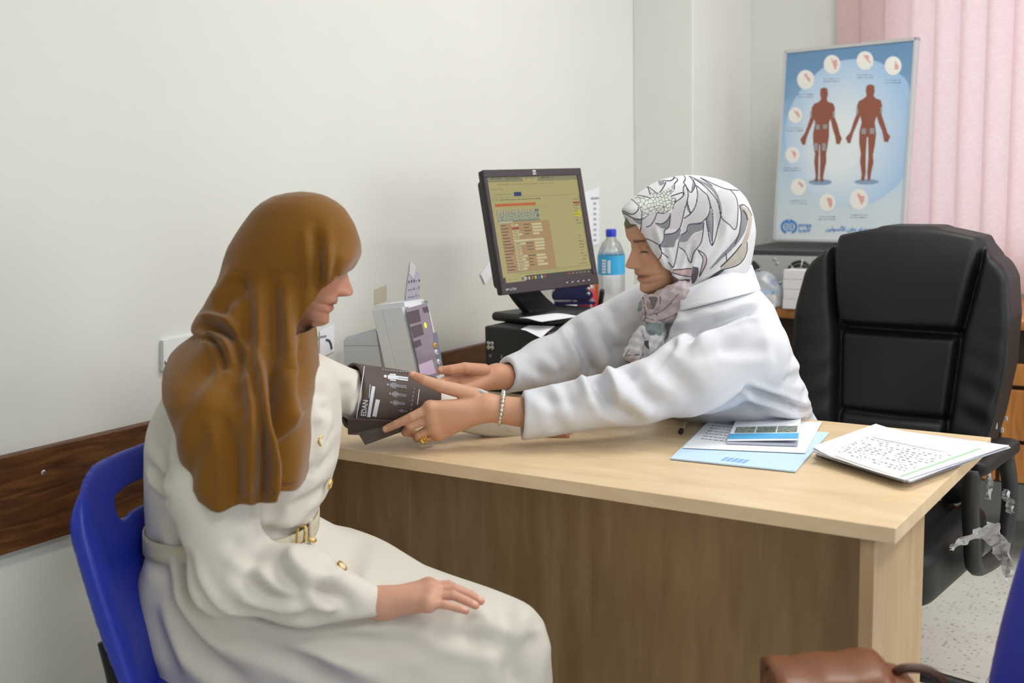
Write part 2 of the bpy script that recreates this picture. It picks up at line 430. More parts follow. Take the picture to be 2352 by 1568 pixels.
window('window_2', -1.3, 1.3, 1.0, 2.5, PI/2, (XR-0.035, 3.05, 0))  # unseen window, added as a source for the light from the right
window('added_window', -1.1, 1.1, 1.0, 2.5, PI/2, (XR-0.035, 0.0, 0))  # unseen window, added to go with the front fill light
# chair rail along the left wall, with its screws
rail = struct(box('trim_1', (0.0, YF, 0.621), (0.022, 4.063, 0.816), 'rail_wood', bevel=0.003))
def screw(parent, loc, axis):
    bm = bmesh.new(); add_lathe(bm, [(0, 0.0025), (0.004, 0.0022), (0.006, 0.0008), (0.0062, -0.001)], 16)
    return bm_obj('screw', bm, 'steel', parent, loc, axis, smooth=True)
for (u, v) in ((100, 1085),):
    p = at(u, v, x=0.022); screw(rail, (0.0221, p[1], p[2]), (0, PI/2, 0))
for yy in (-0.9, 3.2): screw(rail, (0.0221, yy, 0.72), (0, PI/2, 0))
# unseen ceiling lamps, added as plausible sources of the overhead light
def ceiling_light(x, y, label):
    t = thing('ceiling_light', (x, y, ZC), label, 'ceiling light', group='unseen fluorescent lamps on the ceiling')
    bm = bmesh.new(); add_box(bm, (-0.18, -0.62, -0.05), (0.18, 0.62, -0.0), 0.006); bm_obj('housing', bm, 'lamp_frame', t)
    for k in (-1, 1): box('tube_cover', (k*0.085-0.06, -0.59, -0.062), (k*0.085+0.06, 0.59, -0.05), 'lamp_glow', t, bevel=0.004)
    l = bpy.data.lights.new('lamp', 'AREA'); l.shape = 'RECTANGLE'; l.size = 0.34; l.size_y = 1.2; l.energy = LAMP_POWER; l.color = (1.0, 0.985, 0.95)
    lo = bpy.data.objects.new('lamp_light', l); col.objects.link(lo); lo.parent = t; lo.location = (0, 0, -0.07)
ceiling_light(1.4, 2.9, 'unseen fluorescent ceiling lamp above the desk')
ceiling_light(2.9, 2.9, 'unseen fluorescent ceiling lamp nearer the right-hand wall')
ceiling_light(2.7, 0.6, 'unseen fluorescent ceiling lamp above the viewpoint')

# vertical blinds in front of the back window: each slat its own part
mt, nt, b = new_mat('blind_fabric')
tr = nt.nodes.new('ShaderNodeBsdfTranslucent'); tr.inputs[0].default_value = srgb(244, 196, 196)
mxs = nt.nodes.new('ShaderNodeMixShader'); mxs.inputs[0].default_value = 0.62
b.inputs['Base Color'].default_value = srgb(232, 196, 196); b.inputs['Roughness'].default_value = 0.9
tcn = nt.nodes.new('ShaderNodeTexCoord'); mpn = nt.nodes.new('ShaderNodeMapping'); mpn.inputs['Scale'].default_value = (60, 60, 260)
nn = nt.nodes.new('ShaderNodeTexNoise'); nn.inputs['Scale'].default_value = 1.0; nn.inputs['Detail'].default_value = 3
rr = nt.nodes.new('ShaderNodeValToRGB'); rr.color_ramp.elements[0].color = srgb(226, 192, 194); rr.color_ramp.elements[1].color = srgb(248, 226, 224)
nt.links.new(tcn.outputs['Object'], mpn.inputs['Vector']); nt.links.new(mpn.outputs['Vector'], nn.inputs['Vector']); nt.links.new(nn.outputs['Fac'], rr.inputs['Fac'])
nt.links.new(rr.outputs['Color'], tr.inputs[0]); nt.links.new(rr.outputs['Color'], b.inputs['Base Color'])
outn = nt.nodes['Material Output']
nt.links.new(b.outputs[0], mxs.inputs[1]); nt.links.new(tr.outputs[0], mxs.inputs[2]); nt.links.new(mxs.outputs[0], outn.inputs[0])
bl = thing('vertical_blind', (0.62, 4.56, 0), 'pink fabric vertical blind hanging over the back window', 'window blind')
box('head_rail', (0, -0.02, 2.42), (2.3, 0.02, 2.46), 'white_pvc', bl, bevel=0.004)
NS = 25
def slat_mesh():
    n = 7; V = []; Fs = []
    for i in range(n):
        a = -0.052+0.104*i/(n-1); c = 0.006*(1-(2*i/(n-1)-1)**2)
        for z in (0.0, 1.6): V.append((a, -c, z))
    for i in range(n-1): Fs.append((2*i, 2*i+2, 2*i+3, 2*i+1))
    me = bpy.data.meshes.new('slat'); me.from_pydata(V, [], Fs); me.materials.append(MATS['blind_fabric'])
    me.polygons.foreach_set('use_smooth', [True]*len(me.polygons)); return me
sm = slat_mesh()
for i in range(NS):
    o = bpy.data.objects.new('slat', sm); col.objects.link(o); o.parent = bl
    o.location = (0.055+0.0905*i, 0, 0.87); o.rotation_euler = (0, 0, math.radians(13+random.uniform(-4, 4)))
bc = at(1925, 40, y=4.5)
chain = thing('blind_chain', (bc[0], 4.57, 1.2), 'thin white bead chain hanging beside the pink blind', 'chain')
bm = bmesh.new()
add_tube(bm, [(0, 0, -0.2), (0, 0, 1.2)], 0.0008, 5)
for k in range(120): bmesh.ops.create_icosphere(bm, subdivisions=1, radius=0.0026, matrix=Matrix.Translation((0, 0, -0.2+k*0.0117)))
bm_obj('bead_string', bm, 'white_pvc', chain, smooth=True)

# ================================================================== the desk
desk = thing('desk', (0.81, 2.29, 0), 'light maple laminate office desk with a thick straight top', 'desk')
def dk(name, lo, hi, mt, bev=0.0015): return box(name, (lo[0]-0.81, lo[1]-2.29, lo[2]), (hi[0]-0.81, hi[1]-2.29, hi[2]), mt, desk, bevel=bev)
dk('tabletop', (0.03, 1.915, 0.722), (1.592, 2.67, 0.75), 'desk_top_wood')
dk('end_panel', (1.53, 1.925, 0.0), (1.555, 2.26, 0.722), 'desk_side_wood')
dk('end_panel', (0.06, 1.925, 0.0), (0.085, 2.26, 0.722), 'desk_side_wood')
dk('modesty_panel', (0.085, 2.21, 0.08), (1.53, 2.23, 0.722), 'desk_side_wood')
st_ = thing('side_table', (0.4, 3.05, 0), 'low maple side table behind the desk carrying the computer', 'table')
box('tabletop', (-0.37, -0.375, 0.722), (0.36, 0.375, 0.75), 'desk_top_wood', st_, bevel=0.0015)
for sx in (-0.34, 0.3):
    for sy in (-0.35, 0.31): box('leg', (sx, sy, 0), (sx+0.04, sy+0.04, 0.722), 'desk_side_wood', st_, bevel=0.002)

# ================================================================== credenza at the back wall
mat('cabinet_dark', (46, 30, 18), rough=0.5)
cab = thing('cabinet', (1.3, 4.25, 0), 'brown wooden drawer cabinet standing below the back window', 'cabinet')
CX0, CX1, CY0 = -0.98, 1.1, -0.28
bm = bmesh.new(); add_box(bm, (CX0, CY0, 0.812), (CX1, 0.33, 0.85), 0.014, 4); bm_obj('worktop', bm, 'cabinet_wood', cab)
bm = bmesh.new(); add_box(bm, (CX0+0.03, CY0+0.045, 0.30), (CX1-0.03, 0.32, 0.812)); bm_obj('body', bm, 'cabinet_dark', cab)
for k in range(4):
    x0 = CX0+0.04+k*0.505; x1 = x0+0.49
    for z0, z1 in ((0.31, 0.435), (0.45, 0.615), (0.63, 0.70)):
        d = box('drawer', (x0, CY0+0.025, z0), (x1, CY0+0.045, z1), 'cabinet_wood', cab, bevel=0.003)
        tube('handle', [(x0+0.19, CY0+0.012, (z0+z1)/2), (x0+0.30, CY0+0.012, (z0+z1)/2)], 0.004, 'steel', d)
for x in (CX0+0.06, CX1-0.10):
    for y in (CY0+0.10, 0.26): box('leg', (x, y, 0), (x+0.045, y+0.045, 0.30), 'cabinet_dark', cab)

# ================================================================== blue plastic chairs
def smooth_plastic(name, rgb, rough): return mat(name, rgb, rough=rough, spec=0.5, bump=0.04, bscale=500)
smooth_plastic('blue_plastic', (32, 52, 172), 0.38)
mat('black_steel', (18, 18, 20), rough=0.4, metal=0.3)
def chair_back_f(x, y, z):
    b_ = (z-0.45)/0.40
    sheet = -0.185-0.075*b_-0.03*b_*b_+0.9*y*y*(0.8+0.2*b_)-0.022*np.clip((np.abs(y)-0.175)/0.05, 0, 1)**2
    th = np.abs(x-sheet)-0.006-0.010*np.clip((np.abs(y)-0.16)/0.06, 0, 1)**2
    # outline: rounded shoulders, slightly waisted towards the seat
    hw = 0.205+0.025*np.sin(np.clip((z-0.40)/0.46, 0, 1)*PI*0.85)
    q = np.abs(y)-hw
    top = z-0.846+0.30*np.clip(np.abs(y)-0.10, 0, 1)**1.0*np.clip(np.abs(y)/0.2, 0, 2)
    out = smax(smax(q, top, 0.06), 0.415-z, 0.03)
    hole = smax(np.abs(y)-0.085, np.abs(z-0.752-0.010*np.cos(np.clip(y/0.1, -1, 1)*1.57))-0.021, 0.025)
    f = smax(smax(th, out, 0.012), -hole, 0.010)
    return f
def chair_seat_f(x, y, z):
    sheet = 0.445-0.03*np.clip(1-(x/0.16)**2, 0, 1)*np.clip(1-(y/0.19)**2, 0, 1)-0.05*np.clip((x-0.14)/0.08, 0, 1)**2
    out = smax(np.abs(x-0.015)-0.215, np.abs(y)-0.205-0.02*np.clip(x/0.2, 0, 1), 0.09)
    return smax(np.abs(z-sheet)-0.008, out, 0.012)
CHB = surf_net(chair_back_f, (-0.36, -0.27, 0.38), (-0.08, 0.27, 0.90), 0.0065)
CHS = surf_net(chair_seat_f, (-0.24, -0.26, 0.37), (0.26, 0.26, 0.48), 0.008)
def blue_chair(loc, rz, label):
    t = thing('plastic_chair', loc, label, 'chair', rz=rz, group='blue plastic chairs')
    np_obj('backrest', CHB[0], CHB[1], 'blue_plastic', t); np_obj('seat', CHS[0], CHS[1], 'blue_plastic', t)
    for s in (-1, 1):
        tube('leg', smooth_pts([(-0.22, s*0.19, 0.55), (-0.205, s*0.19, 0.44), (-0.215, s*0.195, 0.2), (-0.25, s*0.205, 0.0)], 6), 0.014, 'black_steel', t, 12)
        tube('leg', smooth_pts([(0.17, s*0.18, 0.425), (0.19, s*0.19, 0.2), (0.22, s*0.205, 0.0)], 6), 0.014, 'black_steel', t, 12)
        tube('seat_rail', [(-0.205, s*0.19, 0.425), (0.175, s*0.18, 0.42)], 0.011, 'black_steel', t)
    tube('cross_bar', [(-0.205, -0.19, 0.42), (-0.205, 0.19, 0.42)], 0.011, 'black_steel', t)
    return t
def W(s, t, z=0.0): return tuple(stage_to_world(np.array([s, t, z])))
blue_chair(W(-0.462, 2.085), RZ+math.radians(-15), 'blue plastic chair with a handle slot, under the seated patient')
blue_chair(W(0.612, 1.585), RZ+math.radians(183), 'blue plastic chair at the right foreground edge, carrying the brown handbag')
# ================================================================== flat print helper
class Plane:
    """a flat face in the room: origin, right and up axes; px() finds where a photograph pixel falls on it"""
    def __init__(s, o, ux, uy):
        s.o = np.array(o, float); s.ux = np.array(ux, float); s.ux /= np.linalg.norm(s.ux)
        uy = np.array(uy, float); s.n = np.cross(s.ux, uy); s.n /= np.linalg.norm(s.n); s.uy = np.cross(s.n, s.ux)
    def px(s, u, v):
        d = ray(u, v); t = ((s.o-CAM) @ s.n)/(d @ s.n); p = CAM+t*d-s.o
        return (p @ s.ux, p @ s.uy)
    def matrix(s):
        M_ = Matrix.Identity(4)
        for i in range(3): M_[i][0] = s.ux[i]; M_[i][1] = s.uy[i]; M_[i][2] = s.n[i]; M_[i][3] = s.o[i]
        return M_
def plane_thing(name, pl, label, cat):
    o = bpy.data.objects.new(name, None); col.objects.link(o); o.matrix_world = pl.matrix(); o.empty_display_size = 0.05
    return tag(o, label, cat)
def polys(name, shapes, mats, parent, z=0.0006, th=0.0002):
    """flat print: list of (outline, material index[, layer])"""
    bm = bmesh.new()
    for sh in shapes:
        pts, mi = sh[0], sh[1]; zz = z+(sh[2] if len(sh) > 2 else 0)*0.00025
        vs_ = [bm.verts.new((p[0], p[1], zz)) for p in pts]
        f = bm.faces.new(vs_); f.material_index = mi
        f.normal_update()
        if f.normal.z < 0: f.normal_flip()
    bmesh.ops.triangulate(bm, faces=bm.faces[:])
    return bm_obj(name, bm, mats, parent, recalc=False)
def rect(x0, y0, x1, y1): return [(x0, y0), (x1, y0), (x1, y1), (x0, y1)]
def circle(cx, cy, r, n=28, ry=None): return [(cx+r*math.cos(2*PI*k/n), cy+(ry or r)*math.sin(2*PI*k/n)) for k in range(n)]
def squiggle(x0, x1, y, h, n, rnd):
    """one line of tiny illegible script as small bars"""
    out = []; x = x0
    while x < x1:
        w = rnd.uniform(0.4, 2.2)*h
        out.append(rect(x, y-h*rnd.uniform(0.1, 0.4), min(x+w, x1), y+h*rnd.uniform(0.05, 0.45))); x += w+h*rnd.uniform(0.2, 0.9)
    return out

# ================================================================== monitor on the computer
mat('monitor_black', (34, 28, 32), rough=0.42, bump=0.05, bscale=900)
mat('bezel', (58, 48, 54), rough=0.5)
mat('black_plastic', (17, 18, 20), rough=0.45, bump=0.05, bscale=900)
mat('logo_white', (215, 215, 215), rough=0.5)
def screen_mat(name, rgb, k=1.0): return mat(name, (8, 8, 8), rough=0.25, emit=(rgb, k))
SC = {}
for n_, c_ in dict(page=(193, 183, 122), tan=(188, 153, 105), teal=(102, 124, 118), orange=(214, 104, 50), field=(222, 212, 160), grey=(150, 140, 104), dark=(58, 52, 60), task=(74, 66, 66), yellow=(216, 206, 52), red=(190, 84, 62), tab=(150, 148, 112), navy=(40, 54, 120), blue=(70, 110, 150), cell=(206, 204, 168)).items():
    screen_mat('screen_'+n_, c_, 0.82); SC[n_] = len(SC)
SCM = ['screen_'+k for k in SC]
yw, le = math.radians(76.1), math.radians(-11.5)
Rm = Matrix.Rotation(yw, 3, 'Z') @ Matrix.Rotation(le, 3, 'X')
mc = np.array([0.4115, 2.728, 1.1928])
mpl = Plane(mc, Rm @ Vector((1, 0, 0)), Rm @ Vector((0, 0, 1)))
mon = plane_thing('monitor', mpl, 'black desktop monitor showing a patient record page, on the computer', 'monitor')
HW, HH = 0.185, 0.166
bm = bmesh.new(); add_box(bm, (-HW, -HH, -0.024), (HW, HH, -0.004), 0.006, 3); add_box(bm, (-HW+0.02, -HH+0.02, -0.06), (HW-0.02, HH-0.02, -0.02), 0.012, 3)
bm_obj('housing', bm, 'monitor_black', mon)
ax0, ay0 = mpl.px(1128, 618+2); 
# frame of four bars around the active area
A0 = mpl.px(1117, 405); A1 = mpl.px(1325, 404); A2 = mpl.px(1363, 624); A3 = mpl.px(1161, 656)
x0, x1 = (A0[0]+A3[0])/2, (A1[0]+A2[0])/2; y1, y0 = (A0[1]+A1[1])/2, (A2[1]+A3[1])/2
bm = bmesh.new()
for a, b_ in (((-HW, y1, -0.006), (HW, HH, 0)), ((-HW, -HH, -0.006), (HW, y0, 0)), ((-HW, y0, -0.006), (x0, y1, 0)), ((x1, y0, -0.006), (HW, y1, 0))): add_box(bm, a, b_, 0.0015)
bm_obj('bezel', bm, 'bezel', mon)
S_ = lambda u, v: mpl.px(u, v)
def quad(u0, v0, u1, v1, u2, v2, u3, v3): return [S_(u0, v0), S_(u1, v1), S_(u2, v2), S_(u3, v3)]
Wd, Hd = x1-x0, y1-y0
def nr(a0, b0, a1, b1, m_, layer=0): return (rect(x0+a0*Wd, y1-b1*Hd, x0+a1*Wd, y1-b0*Hd), SC[m_], layer)
rnd = random.Random(3)
sh = [nr(0, 0, 1, 1, 'page'), nr(0, 0, 1, 0.045, 'tab', 1), nr(0.38, 0.008, 0.54, 0.045, 'page', 2), nr(0, 0.945, 1, 1.0, 'task', 1), nr(0.03, 0.945, 0.24, 0.995, 'page', 2),
      nr(0.04, 0.252, 0.48, 0.278, 'orange', 1), nr(0.05, 0.315, 0.50, 0.425, 'teal', 1), nr(0.06, 0.43, 0.60, 0.905, 'tan', 1), nr(0.26, 0.145, 0.34, 0.185, 'navy', 1),
      nr(0.91, 0.262, 0.985, 0.285, 'red', 1), nr(0.90, 0.355, 0.985, 0.41, 'yellow', 1), nr(0.985, 0.2, 1.0, 0.88, 'tab', 1), nr(0.03, 0.905, 0.98, 0.909, 'grey', 2), nr(0.02, 0.19, 0.95, 0.193, 'grey', 1), nr(0.1, 0.29, 0.9, 0.2915, 'grey', 1)]
for r_ in range(4):
    x = 0.055
    while x < 0.45:
        w = rnd.uniform(0.05, 0.10); sh.append(nr(x, 0.318+r_*0.025, x+w, 0.338+r_*0.025, 'cell', 2)); sh.append(nr(x+0.01, 0.325+r_*0.025, x+w-0.012, 0.331+r_*0.025, 'dark' if r_ else 'red', 3)); x += w+0.008
sh.append(nr(0.055, 0.42, 0.2, 0.437, 'cell', 2))
for r_ in range(15):
    yy = 0.45+r_*0.03
    sh.append(nr(0.065, yy+0.006, 0.065+rnd.uniform(0.05, 0.11), yy+0.013, 'dark', 2)); sh.append(nr(0.18, yy, 0.18+rnd.choice([0.1, 0.12, 0.07]), yy+0.021, 'red' if r_ == 1 else 'field', 2))
    sh.append(nr(0.19, yy+0.007, 0.19+rnd.uniform(0.03, 0.07), yy+0.012, 'dark', 3))
    if r_ % 5 != 4: sh.append(nr(0.31, yy+0.006, 0.31+rnd.uniform(0.04, 0.08), yy+0.013, 'dark', 2)); sh.append(nr(0.40, yy, 0.40+rnd.choice([0.1, 0.11, 0.07]), yy+0.021, 'field', 2))
sh.append(nr(0.18, 0.6, 0.5, 0.618, 'field', 4))
for (a, b0, w, m_) in ((0.03, 0.012, 0.12, 'dark'), (0.2, 0.012, 0.15, 'dark'), (0.4, 0.016, 0.12, 'dark'), (0.58, 0.012, 0.14, 'dark'), (0.1, 0.07, 0.62, 'grey'), (0.02, 0.115, 0.13, 'grey'), (0.03, 0.165, 0.2, 'grey'), (0.02, 0.213, 0.06, 'blue'), (0.1, 0.216, 0.44, 'dark'), (0.18, 0.925, 0.52, 'grey'), (0.86, 0.885, 0.1, 'red'), (0.05, 0.97, 0.1, 'grey')):
    for q in squiggle(x0+a*Wd, x0+(a+w)*Wd, y1-b0*Hd, 0.0035, 0, rnd): sh.append((q, SC[m_], 3))
for r_ in range(22):
    yy = 0.24+r_*0.03
    if 0.5 < yy < 0.58: continue
    for q in squiggle(x0+0.905*Wd, x0+(0.905+rnd.uniform(0.03, 0.07))*Wd, y1-yy*Hd, 0.0032, 0, rnd): sh.append((q, SC['red' if r_ % 7 == 3 else 'dark'], 3))
for k, m_ in enumerate(('blue', 'cell', 'cell', 'orange', 'yellow', 'blue', 'cell', 'red')): sh.append(nr(0.2+k*0.035, 0.957, 0.22+k*0.035, 0.985, m_, 3))
for k in range(6): sh.append(nr(0.72+k*0.045, 0.962, 0.745+k*0.045, 0.975, 'red' if k == 0 else 'grey', 3))
polys('screen', sh, SCM, mon, z=-0.0035)
# maker's mark on the upper bezel: white tile with two slanted letters, and the model lettering below
polys('logo_tile', [(rect(-0.006, y1+0.0045, 0.006, y1+0.0165), 0)], ['logo_white'], mon, z=0.0004)
text_mesh('logo_letters', 'hp', 0.0115, 'monitor_black', mon, (0.0, y1+0.0072, 0.0008), (0, 0, 0), align='CENTER')
text_mesh('model_letters', 'HP L1710', 0.0095, 'logo_white', mon, (-HW+0.012, -HH+0.009, 0.0006), (0, 0, 0))
bm = bmesh.new()
for k in range(5): add_box(bm, (0.055+k*0.022, -HH+0.012, 0), (0.061+k*0.022, -HH+0.0145, 0.0008))
bm_obj('button_marks', bm, 'logo_white', mon)['kind'] = 'stuff'
# stand: swept neck and flat foot (world-aligned through the inverse of the tilted frame)
inv = mon.matrix_world.inverted()
bm = bmesh.new()
nk = []
for k in range(9):
    t = k/8; c_ = np.array([0.335, 2.735, 1.10])*(1-t)+np.array([0.36, 2.80, 0.955])*t+np.array([-0.03, -0.01, 0])*math.sin(t*PI)
    nk.append((c_, 0.06-0.012*math.sin(t*PI), 0.016))
prev = None; dirv = np.array([math.cos(yw), math.sin(yw), 0]); nv = np.array([math.sin(yw), -math.cos(yw), 0])
for c_, w, d in nk:
    ring = [bm.verts.new(inv @ Vector(c_+dirv*sx*w+nv*sy*d)) for sx, sy in ((-1, -1), (1, -1), (1, 1), (-1, 1))]
    if prev:
        for q in range(4): bm.faces.new((prev[q], prev[(q+1) % 4], ring[(q+1) % 4], ring[q]))
    else: bm.faces.new(ring)
    prev = ring
bm.faces.new(prev[::-1])
bm_obj('stand_neck', bm, 'black_plastic', mon)
bm = bmesh.new(); add_box(bm, (-0.13, -0.10, 0), (0.13, 0.13, 0.026), 0.012, 3, M=inv @ Matrix.Translation((0.395, 2.81, 0.9325)) @ Matrix.Rotation(yw, 4, 'Z'))
bm_obj('stand_foot', bm, 'black_plastic', mon)
# ---- computer under the monitor
mat('pc_black', (38, 42, 45), rough=0.5, bump=0.06, bscale=700)
mat('pc_grey', (128, 126, 132), rough=0.42, metal=0.5)
pc = thing('desktop_computer', (0.38, 2.83, 0.75), 'black desktop computer case lying under the monitor', 'computer')
bm = bmesh.new(); add_box(bm, (-0.098, -0.21, 0), (0.094, 0.21, 0.182), 0.006, 3); bm_obj('case', bm, 'pc_black', pc)
bm = bmesh.new(); add_box(bm, (0.094, -0.195, 0.012), (0.099, 0.2, 0.172), 0.002); bm_obj('port_panel', bm, 'pc_grey', pc)
for k in range(4): box('slot', (0.0985, -0.17+k*0.09, 0.05), (0.1, -0.10+k*0.09, 0.13), 'black_plastic', pc)
for k in range(2):
    for j in range(2): o = screw(pc, (-0.085+0.012*k, -0.2102, 0.135-0.012*j), (PI/2, 0, 0))
bm = bmesh.new(); add_lathe(bm, [(0, 0.002), (0.004, 0.002), (0.005, 0)], 16); bm_obj('power_button', bm, 'pc_grey', pc, (-0.08, -0.2102, 0.1), (PI/2, 0, 0))
text_mesh('case_letter', 'S', 0.012, 'logo_white', pc, (-0.045, -0.2105, 0.096), (PI/2, 0, 0))
# ---- sheets of paper on it
mat('paper', (240, 242, 250), rough=0.85, spec=0.1)
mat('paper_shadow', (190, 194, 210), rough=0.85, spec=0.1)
mat('paper_blue', (196, 222, 244), rough=0.7, spec=0.2)
mat('print_blue', (110, 160, 215), rough=0.7); mat('print_grey', (150, 152, 165), rough=0.8); mat('print_cyan', (84, 176, 232), rough=0.6); mat('print_dark', (70, 74, 80), rough=0.7)
mat('print_tan', (246, 238, 232), rough=0.8); mat('print_green', (160, 205, 160), rough=0.8); mat('print_yellow', (242, 238, 222), rough=0.8)
def sheet(name, pts, z, label, cat='paper', mt='paper', curl=0.0, th=0.0006, nx=10, parent=None, base=None, curlf=None):
    """thin sheet from four floor-plan corners, curled by a height function of (a, b)"""
    A, B, C_, D = [np.array(p, float) for p in pts]; ctr = (A+B+C_+D)/4
    V = []; Fs = []
    for j in range(nx+1):
        for i in range(nx+1):
            a, b_ = i/nx, j/nx; p = (A*(1-a)+B*a)*(1-b_)+(D*(1-a)+C_*a)*b_
            V.append((p[0]-ctr[0], p[1]-ctr[1], (curlf(a, b_) if curlf else 0.0)))
    for j in range(nx):
        for i in range(nx):
            q = j*(nx+1)+i; Fs.append((q, q+1, q+nx+2, q+nx+1))
    n0 = len(V); V2 = V+[(x, y, zz-th) for x, y, zz in V]
    F2 = Fs+[tuple(n0+k for k in f[::-1]) for f in Fs]
    rim = [i for i in range(nx+1)]+[(j+1)*(nx+1)-1 for j in range(1, nx+1)]+[nx*(nx+1)+i for i in range(nx-1, -1, -1)]+[j*(nx+1) for j in range(nx-1, 0, -1)]
    for k in range(len(rim)): a, b_ = rim[k], rim[(k+1) % len(rim)]; F2.append((b_, a, n0+a, n0+b_))
    o = np_obj(name, np.array(V2), F2, mt, parent, smooth=False)
    if parent is None: o.location = (ctr[0], ctr[1], z); tag(o, label, cat)
    else: o.location = (ctr[0]-base[0], ctr[1]-base[1], z-base[2])
    return o
pz = lambda u, v, z: at(u, v, z=z)[:2]
sheet('paper_sheet', [pz(1193, 730, 0.961), pz(1245, 737, 0.961), pz(1335, 724, 0.961), pz(1265, 720, 0.961)], 0.9612, 'white paper lying on the foot of the monitor', curlf=lambda a, b: 0.002*math.sin(a*5))
sheet('paper_sheet', [pz(1196, 757, 0.935), pz(1243, 770, 0.935), pz(1275, 750, 0.935), pz(1215, 748, 0.935)], 0.936, 'small white note curling over the edge of the computer case', curlf=lambda a, b: 0.0006-0.012*max(0, (a-0.3))*max(0, 1-b)**2)
# ---- hole punch behind the stand
mat('navy_plastic', (24, 28, 84), rough=0.3, coat=0.3)
hp0 = at(1315, 715, y=2.99); hz = 0.958
hp = thing('hole_punch', (hp0[0]+0.0, 2.99, 0.959), 'navy blue hole punch on the computer behind the monitor stand', 'hole punch', rz=math.radians(33))
bm = bmesh.new(); add_prism(bm, [(-0.055, 0.0), (0.065, 0.0), (0.065, 0.008), (-0.055, 0.008)], -0.045, 0.045, axis='y'); bm_obj('base', bm, 'navy_plastic', hp)
bm = bmesh.new(); pp = [(-0.06, 0.014), (0.05, 0.012), (0.062, 0.028), (0.044, 0.042), (0.052, 0.066), (-0.036, 0.062), (-0.062, 0.034)]
add_prism(bm, pp, -0.04, 0.04, axis='y'); bmesh.ops.bevel(bm, geom=bm.edges[:], offset=0.003, segments=2, affect='EDGES'); bm_obj('lever', bm, 'navy_plastic', hp)
box('lever_slot', (-0.025, -0.018, 0.060), (0.015, 0.006, 0.0672), 'black_plastic', hp, bevel=0.002)
for k in (-1, 1): box('punch_pin', (0.0, k*0.03-0.004, 0.008), (0.012, k*0.03+0.004, 0.016), 'steel', hp)
for k in range(2): screw(hp, (0.045, -0.0402, 0.03+0.014*k), (PI/2, 0, 0))
# ---- pens and a white paper bag beside it
mat('red_plastic', (226, 50, 74), rough=0.35); mat('orange_plastic', (240, 110, 40), rough=0.4); mat('white_bag', (226, 224, 224), rough=0.8); mat('maroon', (130, 30, 50), rough=0.6)
def upright(name, u0, v0, u1, v1, y, r, mt, label, cat, tip=None, zb=0.752):
    a = at(u0, v0, y=y); b_ = at(u1, v1, y=y); d = b_-a; k = (zb-a[2])/d[2]; a = a+d*k
    t = thing(name, tuple(a), label, cat); e = b_-a
    bm = bmesh.new(); add_tube(bm, [(0, 0, 0), tuple(e*0.72)], r, 14); bm_obj('barrel', bm, mt, t, smooth=False)
    bm = bmesh.new(); add_tube(bm, [tuple(e*0.70), tuple(e*0.97), tuple(e)], [r*1.12, r*1.12, r*0.7], 14); bm_obj('cap', bm, tip or mt, t, smooth=False)
    return t
upright('marker_pen', 1372, 720, 1357, 662, 3.25, 0.0085, 'red_plastic', 'bright pink marker pen standing beside the hole punch', 'pen')
upright('marker_pen', 1374, 700, 1372, 650, 3.31, 0.008, 'orange_plastic', 'orange marker pen standing behind the pink one', 'pen')
upright('marker_pen', 1376, 715, 1384, 664, 3.10, 0.007, 'black_plastic', 'black pen leaning right beside the pink marker', 'pen')
def bag_f(x, y, z): return smax(smax(np.abs(x)-0.042+0.02*z, np.abs(y)-0.03, 0.02), np.abs(z-0.13)-0.13, 0.01)+0.004*np.sin(40*x+30*z)*np.sin(50*z)
Vb, Fb = surf_net(bag_f, (-0.06, -0.05, -0.01), (0.06, 0.05, 0.28), 0.006)
pb = at(1385, 640, y=3.36); o = np_obj('paper_bag', Vb, Fb, 'white_bag', loc=(pb[0], 3.36, 0.75)); o.rotation_euler = (0, 0, 0.4); tag(o, 'crumpled white paper bag standing between the monitor and the bottle', 'bag')
mar = at(1352, 555, y=3.42); tag(box('folder_book', (-0.02, -0.03, 0.75), (0.0, 0.03, mar[2]+0.03), 'maroon', loc=(mar[0], 3.40, 0), bevel=0.002), 'dark red book standing upright behind the monitor edge', 'book')
# ---- water bottle
mat('bottle_plastic', (225, 238, 245), rough=0.08, trans=0.9, alpha=0.55); mat('bottle_label', (58, 170, 226), rough=0.35); mat('bottle_cap', (34, 54, 190), rough=0.4); mat('water', (225, 236, 242), rough=0.02, trans=1.0)
bp_ = at(1404, 600, y=3.28); zb = 0.75; zt = at(1404, 526, y=3.28)[2]; Hb = zt-zb
bt = thing('water_bottle', (bp_[0], 3.28, zb), 'clear plastic water bottle with a blue cap and blue label', 'bottle')
R_ = 0.043
bm = bmesh.new(); add_lathe(bm, [(0, 0.004), (0.03, 0), (R_, 0.012), (R_*0.96, 0.05), (R_, 0.08), (R_, Hb-0.085), (R_*0.97, Hb-0.075), (R_*0.70, Hb-0.045), (0.016, Hb-0.03), (0.0145, Hb-0.012), (0.0145, Hb-0.004)], 40); bm_obj('bottle_body', bm, 'bottle_plastic', bt, smooth=True)
bm = bmesh.new(); add_lathe(bm, [(0.0165, Hb-0.024), (0.017, Hb-0.004), (0.0155, Hb), (0, Hb)], 32); bm_obj('cap', bm, 'bottle_cap', bt, smooth=True)
bm = bmesh.new(); add_lathe(bm, [(R_+0.0008, Hb-0.142), (R_+0.0008, Hb-0.082)], 40); lb = bm_obj('label', bm, 'bottle_label', bt, smooth=True)
bm = bmesh.new()
for k in range(5):
    a = -1.55+0.0*k; add_box(bm, (-0.009, -R_-0.0016, Hb-0.136+k*0.009), (0.004, -R_-0.0006, Hb-0.130+k*0.009))
add_box(bm, (0.006, -R_*0.99, Hb-0.136), (0.018, -R_*0.985+0.002, Hb-0.096))
bm_obj('label_print', bm, 'paper', lb)

